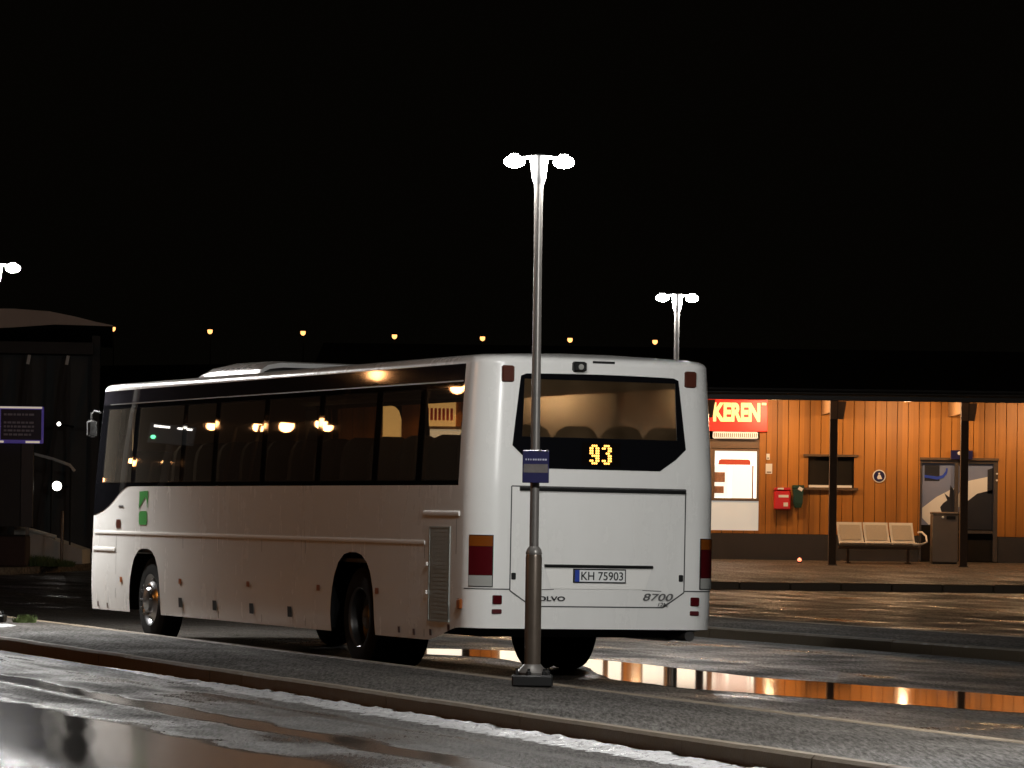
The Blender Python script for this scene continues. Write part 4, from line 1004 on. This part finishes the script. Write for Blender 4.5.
# ceiling lamps below the canopy
for i, x in enumerate((505, 636, 767, 898, 1030)):
    px = B(x); cl = empty('canopy_lamp', (bld.location.x+px, YW-1.8, GZ+ez0+0.10))
    tag(cl, 'round ceiling lamp below the canopy soffit between two posts', 'ceiling lamp', 'ceiling lamps below the canopy')
    MB().lathe([(0.14, 0.0), (0.14, -0.015), (0.125, -0.02)], (0, 0, 0), 18).build('housing', M['housing'], cl, 40)
    MB().lathe([(0.118, -0.021), (0.10, -0.034), (0.02, -0.038)], (0, 0, 0), 18).build('lens', M['lens_canopy'], cl, 50)
    l = bpy.data.lights.new('canopy_light', 'POINT'); l.energy = CANOPY_W; l.color = (1.0, 0.66, 0.36); l.shadow_soft_size = 0.1
    lo = bpy.data.objects.new('canopy_light', l); COL.objects.link(lo); lo.parent = cl; lo.location = (0, 0, -0.2)

# things on and before the wall
def wallthing(name, x, y, dy, label, cat):
    o = empty(name, (wx(x), YW+dy, wz(y))); tag(o, label, cat); return o
def LX(o, x): return wx(x, YW)-o.location.x
def LZ(o, y): return wz(y)-o.location.z
sn = wallthing('shop_sign', 737, 433, -0.12, 'backlit red shop sign with yellow capital letters under the eave', 'sign')
MB().box(LX(sn, 694), LX(sn, 766.5), 0, 0.10, LZ(sn, 433), LZ(sn, 401.3), 0.01).build('sign_box', M['sign_red'], sn)
t, w_ = lettering('KEREN', LZ(sn, 404.5)-LZ(sn, 423.5), LX(sn, 759)-LX(sn, 712), bold=0.05); shifted(t, LX(sn, 712), -0.006, LZ(sn, 423.5)).build('lettering', M['sign_yellow'], sn)
MB().box(LX(sn, 760.5), LX(sn, 765), -0.005, -0.002, LZ(sn, 406.6), LZ(sn, 404.3)).build('small_mark', M['sign_yellow'], sn)
mx_ = wallthing('mailbox', 781, 511, -0.26, 'bright red mailbox on the timber wall left of the green box', 'mailbox')
MB().box(LX(mx_, 773.5), LX(mx_, 790), 0, 0.24, 0, LZ(mx_, 491), 0.03).build('box_body', M['mail_red'], mx_)
MB().prism([(LX(mx_, 773), LZ(mx_, 491)+0.002), (LX(mx_, 790.5), LZ(mx_, 491)+0.002), (LX(mx_, 789), LZ(mx_, 488.6)), (LX(mx_, 775), LZ(mx_, 488.6))], -0.02, 0.24).build('lid', M['mail_red'], mx_)
MB().box(LX(mx_, 778), LX(mx_, 788), -0.006, -0.001, LZ(mx_, 498.5), LZ(mx_, 496)).box(LX(mx_, 783), LX(mx_, 787.5), -0.006, -0.001, LZ(mx_, 507.5), LZ(mx_, 503.5)).box(LX(mx_, 777), LX(mx_, 783), -0.026, -0.021, LZ(mx_, 490.6), LZ(mx_, 489)).build('labels', M['white'], mx_)
gb = wallthing('waste_box', 797, 506, -0.22, 'dark green waste box on the wall beside the red mailbox', 'waste bin')
MB().loft([[(LX(gb, 792.5)+i, 0.01+i*0.3, z), (LX(gb, 803)-i, 0.01+i*0.3, z), (LX(gb, 803)-i, 0.19, z), (LX(gb, 792.5)+i, 0.19, z)] for z, i in ((-0.06, 0.05), (0.05, 0.015), (LZ(gb, 490), 0.0))], True, True, True).build('box_body', M['box_green'], gb)
MB().box(LX(gb, 791.8), LX(gb, 803.8), -0.005, 0.2, LZ(gb, 490)+0.002, LZ(gb, 486), 0.015).build('lid', M['box_green'], gb)
MB().prism([(LX(gb, 797), LZ(gb, 490)), (LX(gb, 801), LZ(gb, 492.5)), (LX(gb, 803), LZ(gb, 489.5)), (LX(gb, 799), LZ(gb, 487.5))], -0.012, -0.0065).build('sticker', M['white'], gb)
for (xa, xb, ya, yb, lab) in ((766, 769.5, 455, 461, 'small upper white notice on the timber wall above the mailbox'), (765.5, 772, 465, 475, 'larger white notice on the timber wall above the mailbox')):
    o = wallthing('wall_notice', (xa+xb)/2, yb, -0.014, lab, 'notice')
    MB().box(LX(o, xa), LX(o, xb), 0, 0.008, 0, LZ(o, ya)).build('sheet', M['white'], o)
    MB().box(LX(o, xa+1), LX(o, xb-1), -0.004, -0.001, LZ(o, yb-2.2), LZ(o, yb-1)).build('print', M['trim_brown'], o)
bs_ = wallthing('round_sign', 879, 476, -0.03, 'small round blue sign with a white figure on the timber wall', 'sign')
MB().lathe([(0.145, 0.0), (0.15, -0.008), (0.14, -0.014)], (0, 0.012, 0), 28, 'y').build('disc', M['white'], bs_)
MB().lathe([(0.128, -0.003), (0.126, -0.006)], (0, 0.0, 0), 28, 'y').build('blue_face', M['navy'], bs_)
mb = MB(); mb.lathe([(0.022, -0.007), (0.02, -0.01)], (0, 0, 0.06), 12, 'y'); mb.prism([(-0.03, -0.07), (0.07, -0.06), (0.05, -0.02), (0.03, 0.03), (-0.02, 0.035), (-0.05, -0.03)], -0.010, -0.007)
mb.build('figure', M['white'], bs_)
ds = wallthing('door_sign', 961, 458, -0.10, 'small blue hanging sign with a white spot above the glazed bay', 'sign')
MB().box(LX(ds, 950), LX(ds, 972), 0, 0.05, 0.0, LZ(ds, 449), 0.006).build('board', M['navy'], ds)
MB().lathe([(0.045, -0.001), (0.03, -0.012)], (LX(ds, 958.5), 0, LZ(ds, 452)), 12, 'y').build('white_spot', M['white'], ds)
# bench: three pale seats on a beam, with arm rests
YB = 90.6; bz = plat_z(YB)
bn = empty('bench', (at(878, 480, YB).x, YB, bz)); tag(bn, 'pale metal three-seat bench with a curved end arm before the timber wall', 'bench')
def bxl(x): return at(x, 480, YB).x-bn.location.x
z1 = at(878, 522.5, YB).z-bz; zs_ = at(878, 543.5, YB).z-bz
for i, (a, b_) in enumerate(((838.5, 863.5), (864.8, 889.5), (891, 914.5))):
    xa, xb = bxl(a), bxl(b_); rows = []
    for y, z, sh in ((-0.44, zs_+0.015, 0.035), (-0.40, zs_+0.03, 0.035), (-0.05, zs_-0.005, 0.03), (0.0, zs_+0.06, 0.025), (0.06, (zs_+z1)/2, 0.0), (0.125, z1-0.03, -0.02), (0.135, z1, -0.02), (0.155, z1-0.005, -0.02)):
        rows.append([(xa+sh, y, z), (xa+sh+0.05, y+0.008, z), (xb+sh-0.05, y+0.008, z), (xb+sh, y, z), (xb+sh, y+0.012, z-0.025), (xa+sh, y+0.012, z-0.025)])
    st = MB().loft(rows, True, True, True).build('seat', M['bench'], bn, 50)
    ym, zm = 0.0, zs_+0.06; pn = MB(); r2 = []
    for y, z, sh in ((-0.395, zs_+0.034, 0.035), (-0.06, zs_+0.002, 0.03)): r2.append([(xa+sh+0.05, y, z), (xb+sh-0.05, y, z)])
    pn.loft(r2, close=False); r2 = []
    for f_ in (0.06, 0.5, 0.86): r2.append([(xa+0.025*(1-f_)-0.02*f_+0.05, -0.006+0.132*f_, zs_+0.06+(z1-zs_-0.06)*f_), (xb+0.025*(1-f_)-0.02*f_-0.05, -0.006+0.132*f_, zs_+0.06+(z1-zs_-0.06)*f_)])
    pn.loft(r2, close=False); pn.build('perforated_panel', M['bench_panel'], st)
MB().box(bxl(838), bxl(920), -0.27, -0.20, zs_-0.13, zs_-0.06, 0.008).build('beam', M['post'], bn)
MB().tube([(bxl(912), -0.42, zs_-0.02), (bxl(921), -0.42, zs_), (bxl(926), -0.40, zs_+0.05), (bxl(925.5), -0.3, zs_+0.18), (bxl(922), -0.12, zs_+0.27), (bxl(919), 0.0, zs_+0.26)], 0.022).build('armrest', M['bench'], bn, 50)
for x in (848, 908): MB().box(bxl(x)-0.03, bxl(x)+0.03, -0.26, -0.21, 0.0, zs_-0.13).box(bxl(x)-0.04, bxl(x)+0.04, -0.5, 0.05, 0.0, 0.03).build('leg', M['post'], bn)
# metal bin by the glazed bay
YBn = 90.9; z0 = plat_z(YBn); bi = empty('litter_bin', (at(945, 480, YBn).x, YBn, z0)); tag(bi, 'square brushed metal litter bin by the glazed bay, behind the post', 'litter bin')
def bil(x): return at(x, 480, YBn).x-bi.location.x
zt_ = at(945, 512, YBn).z-z0
MB().box(bil(932), bil(958), -0.2, 0.25, 0.03, zt_-0.06, 0.015).build('bin_body', M['bin'], bi)
MB().box(bil(931.5), bil(958.5), -0.21, 0.26, zt_-0.058, zt_, 0.015).build('bin_top', M['bin'], bi)
MB().box(bil(946), bil(955), -0.214, -0.2015, zt_-0.17, zt_-0.09).build('opening', M['black'], bi)
MB().lathe([(0.03, -0.001), (0.02, -0.015)], (bil(942.5), -0.2, zt_-0.12), 10, 'y').build('badge', M['white'], bi)
MB().box(bil(933), bil(957), -0.18, 0.22, 0.0, 0.028).build('foot', M['black'], bi)
# red marker lamp standing on the platform
p = at(799.5, 560, 90.2); o = empty('marker_lamp', (p.x, p.y, plat_z(90.2))); tag(o, 'tiny glowing red marker lamp low on the platform below the mailbox', 'lamp')
hh = max(0.06, p.z-o.location.z)
MB().lathe([(0.05, 0), (0.05, 0.02), (0.03, 0.03), (0.03, hh-0.03)], (0, 0, 0), 12).build('stem', M['black'], o)
MB().lathe([(0.03, hh-0.029), (0.05, hh), (0.03, hh+0.04), (0.005, hh+0.05)], (0, 0, 0), 12).build('lens', M['red_spot'], o, 60)

# ------------------------------------------------------------------ left background
YH = 97.0; gz = 0.30
hl = empty('station_hall', (at(40, 480, YH).x, YH, gz)); tag(hl, 'dark glazed hall with a shallow curved roof beyond the bus nose', 'building')
hx = hl.location.x; hl.rotation_euler = (0, 0, 0.1)
def HX(x): return at(x, 480, YH).x-hx
def HZ(y, x=50): return at(x, y, YH).z-gz
top = []
for x, y in ((118, 325.2), (100, 321.5), (80, 316.5), (55, 311.5), (20, 309), (-30, 309), (-120, 314), (-220, 327)): p = at(x, y, YH-2.1); top.append((p.x-hx, p.z-gz))
bot = [(at(x, y, YH-2.1).x-hx, at(x, y, YH-2.1).z-gz) for x, y in ((-220, 333), (-120, 333), (-30, 330), (20, 327.5), (60, 324.5), (100, 325.5), (118, 326.2))]
MB().prism(top+bot, -2.2, -2.0).build('roof_edge', M['hall_roof'], hl)
MB().prism([(a, b_-0.02) for a, b_ in top]+[(a, b_+0.02) for a, b_ in bot], -1.998, 11).build('roof', M['roof'], hl)
MB().box(HX(-220), HX(106), -1.4, -1.1, HZ(356), HZ(344), 0.01).build('beam', M['hall'], hl)
MB().box(HX(-220), HX(108), 0.05, 0.1, 0, HZ(346)).build('glass_front', M['hall_glass'], hl)
mb = MB()
for i in range(-6, 5): x = HX(22*i+14); mb.box(x-0.035, x+0.035, -0.02, 0.048, 0, HZ(346))
mb.box(HX(-220), HX(106), -0.03, 0.046, HZ(430), HZ(427.5)); mb.build('mullions', M['hall'], hl)
MB().box(HX(104), HX(112), -0.1, 8, 0, HZ(335)).build('wall', M['hall'], hl)
for xt, xb_ in ((81, 53), (43, 22), (6, -18), (-34, -58)):
    MB().beam((HX(xt), -1.2, HZ(357)), (HX(xb_), -0.5, HZ(530)), 0.09).build('strut', M['hall'], hl)
    MB().beam((HX(xt), -1.27, HZ(357)), (HX(xt-1.6), -1.23, HZ(366)), 0.075).build('strut_head', M['white'], hl)
    MB().beam((HX(xt), -1.2, HZ(357)), (HX(xt+2), -0.9, HZ(530)), 0.07).build('column', M['hall'], hl)
hl.location.x -= 0.34
# timetable totem
YT = 90.0; tt = empty('timetable_totem', (at(22, 480, YT).x, YT, 0.30)); tag(tt, 'tall dark bus timetable totem with a lit purple board, at the left edge', 'timetable board')
def TX(x): return at(x, 480, YT).x-tt.location.x
def TZ(y): return at(20, y, YT).z-0.30
MB().box(TX(21), TX(33.5), -0.05, 0.10, TZ(527), TZ(405), 0.01).build('panel', M['navy_dark'], tt)
MB().box(TX(-14), TX(20.5), 0.0, 0.08, TZ(527), TZ(444), 0.01).build('side_panel', M['hall'], tt)
for x in (28, -9): MB().box(TX(x)-0.04, TX(x)+0.04, 0, 0.06, 0, TZ(527)-0.002).build('leg', M['steel'], tt)
bd = MB().box(TX(-1), TX(43.5), -0.16, -0.06, TZ(443.5), TZ(406.5), 0.02).build('board', M['sign_edge'], tt)
MB().box(TX(1), TX(41.5), -0.168, -0.162, TZ(440), TZ(409.5)).build('face', M['navy'], bd)
mb = MB(); rnd = random.Random(8)
for y in (414.5, 422.5, 426.5, 430.5, 434.5):
    x = 4.0
    while x < 32: w = rnd.uniform(2, 5); mb.box(TX(x), TX(x+w), -0.174, -0.1695, TZ(y+1.2), TZ(y-0.8)); x += w+1.0
mb.build('print', M['sign_pale'], bd)
for a, b_, c0, d0 in ((0, 42, 408.6, 406.8), (0, 4, 443, 441), (26, 40, 443, 441)): MB().box(TX(a), TX(b_), -0.175, -0.161, TZ(c0), TZ(d0)).build('edge_strip', M['blind'], bd)
# low planter, grass, post, ramp and rail
pl_ = at(10, 550, 86.5); o = empty('planter', (pl_.x, 86.5, 0.30)); tag(o, 'low dark red planter box below the timetable totem', 'planter')
w0 = at(28, 550, 86.5).x-pl_.x; zt2 = at(10, 536, 86.5).z-0.30
MB().box(-1.6, w0, -0.4, 0.4, 0, zt2, 0.02).build('box', M['planter'], o)
MB().box(-1.58, w0-0.02, -0.38, 0.38, zt2+0.002, zt2+0.03).build('soil', M['under'], o)
rnd = random.Random(4); mb = MB()
for i in range(2600):
    x = rnd.uniform(24, 74); Y = rnd.uniform(86.6, 88.5); p = at(x, 500, Y); h = rnd.uniform(0.08, 0.26)*(1.0-0.55*max(0, (x-45)/30)); a = rnd.uniform(0, 6.28); l = rnd.uniform(-0.1, 0.1)
    dx, dy = 0.012*math.cos(a), 0.012*math.sin(a)
    mb.poly([(p.x-dx, Y-dy, 0.30), (p.x+dx, Y+dy, 0.30), (p.x+l, Y+l*0.5, 0.30+h)])
struct(mb.build('grass', M['leaf']), 'clump of green grass by the pavement edge', 'stuff')
o = empty('marker_post', (at(62.5, 500, 87.5).x, 87.5, 0.30)); tag(o, 'thin dark post standing in the grass before the ramp', 'post')
MB().lathe([(0.035, 0.0), (0.035, at(62, 513, 87.5).z-0.33), (0.02, at(62, 511, 87.5).z-0.30)], (0, 0, 0), 10).build('shaft', M['steel_brown'], o, 40)
MB().lathe([(0.06, 0.0), (0.06, 0.02)], (0, 0, 0), 10).build('foot', M['black'], o)
rp_ = empty('ramp', (at(50, 530, 92).x, 92, 0.30)); tag(rp_, 'pale concrete ramp with a metal handrail beside the dark hall', 'ramp')
def RX(x): return at(x, 480, 92).x-rp_.location.x
def RZ(y): return at(50, y, 92).z-0.30
mb = MB().prism([(RX(18), 0.0), (RX(86), 0.0), (RX(86), RZ(549)), (RX(34), RZ(532)), (RX(18), RZ(527))], -0.6, 1.2); mb.build('slope', M['concrete'], rp_)
hr = MB().tube([(RX(33), -0.5, RZ(453.5)), (RX(56), -0.5, RZ(459.5)), (RX(72), -0.5, RZ(465)), (RX(77), -0.5, RZ(471))], 0.035).build('handrail', M['bench'], rp_, 50)
mb = MB()
for x, y in ((35, 454), (54, 459), (73, 466.5)): mb.tube([(RX(x), -0.5, RZ(y)-0.03), (RX(x), -0.5, RZ(y+78))], 0.022)
mb.build('balusters', M['under'], hr, 50)
MB().tube([(RX(22), -0.62, RZ(527)), (RX(60), -0.62, RZ(537))], 0.05).build('ramp_edge', M['bench'], rp_, 50)
for x, y, rad in ((57, 486, 0.11), (59, 424, 0.045)):
    p = at(x, y, 94); o = empty('wall_lamp', (p.x, p.y, p.z))
    tag(o, 'bright white round lamp low beside the ramp handrail' if y > 450 else 'small dim white lamp high on the dark glass front', 'lamp')
    MB().lathe([(rad, -0.02), (rad*0.9, -rad*0.4), (rad*0.5, -rad*0.75), (0.005, -rad*0.85)], (0, 0, 0), 16, 'y').build('lens', M['white_spot'], o, 60)
    MB().lathe([(rad*1.12, 0.06), (rad*1.12, -0.018), (rad*1.02, -0.019)], (0, 0, 0), 16, 'y').build('housing', M['black'], o, 40)
    MB().box(-0.02, 0.02, 0.061, 3.0, -0.02, 0.02).build('bracket', M['black'], o)

# weeds and a scrap of slush at the far edge of the near island
rnd = random.Random(14); mb = MB(); p0 = at(25, 622, 1.0)-Vector((0, 0, EYE)); k = -(EYE-0.15)/p0.z; c = Vector((p0.x*k, p0.y*k, 0.145))
for i in range(260):
    a = rnd.uniform(0, 6.28); r_ = rnd.random()**0.7*0.14; h = rnd.uniform(0.03, 0.11); l = rnd.uniform(-0.05, 0.05)
    x, y = c.x+r_*math.cos(a), c.y+r_*1.6*math.sin(a)
    mb.poly([(x-0.008, y, c.z), (x+0.008, y, c.z), (x+l, y+l*0.4, c.z+h)])
struct(mb.build('weeds', M['leaf']), 'small tuft of weeds at the island edge', 'stuff')
rows = []; p0 = at(6, 626, 1.0)-Vector((0, 0, EYE)); k = -(EYE-0.15)/p0.z; c = Vector((p0.x*k, p0.y*k, 0.145))
for i in range(13):
    row = []
    for j in range(9):
        u, v = i/6-1, j/4-1; e = max(0.0, 1-u*u-v*v)
        row.append((c.x-0.08+u*0.20, c.y+v*0.45, c.z-0.004+0.03*math.sqrt(e)*(0.6+0.8*rnd.random())))
    rows.append(row)
struct(MB().loft(rows, close=False).build('slush', M['slush'], smooth=70), 'scrap of slush at the island edge', 'stuff')
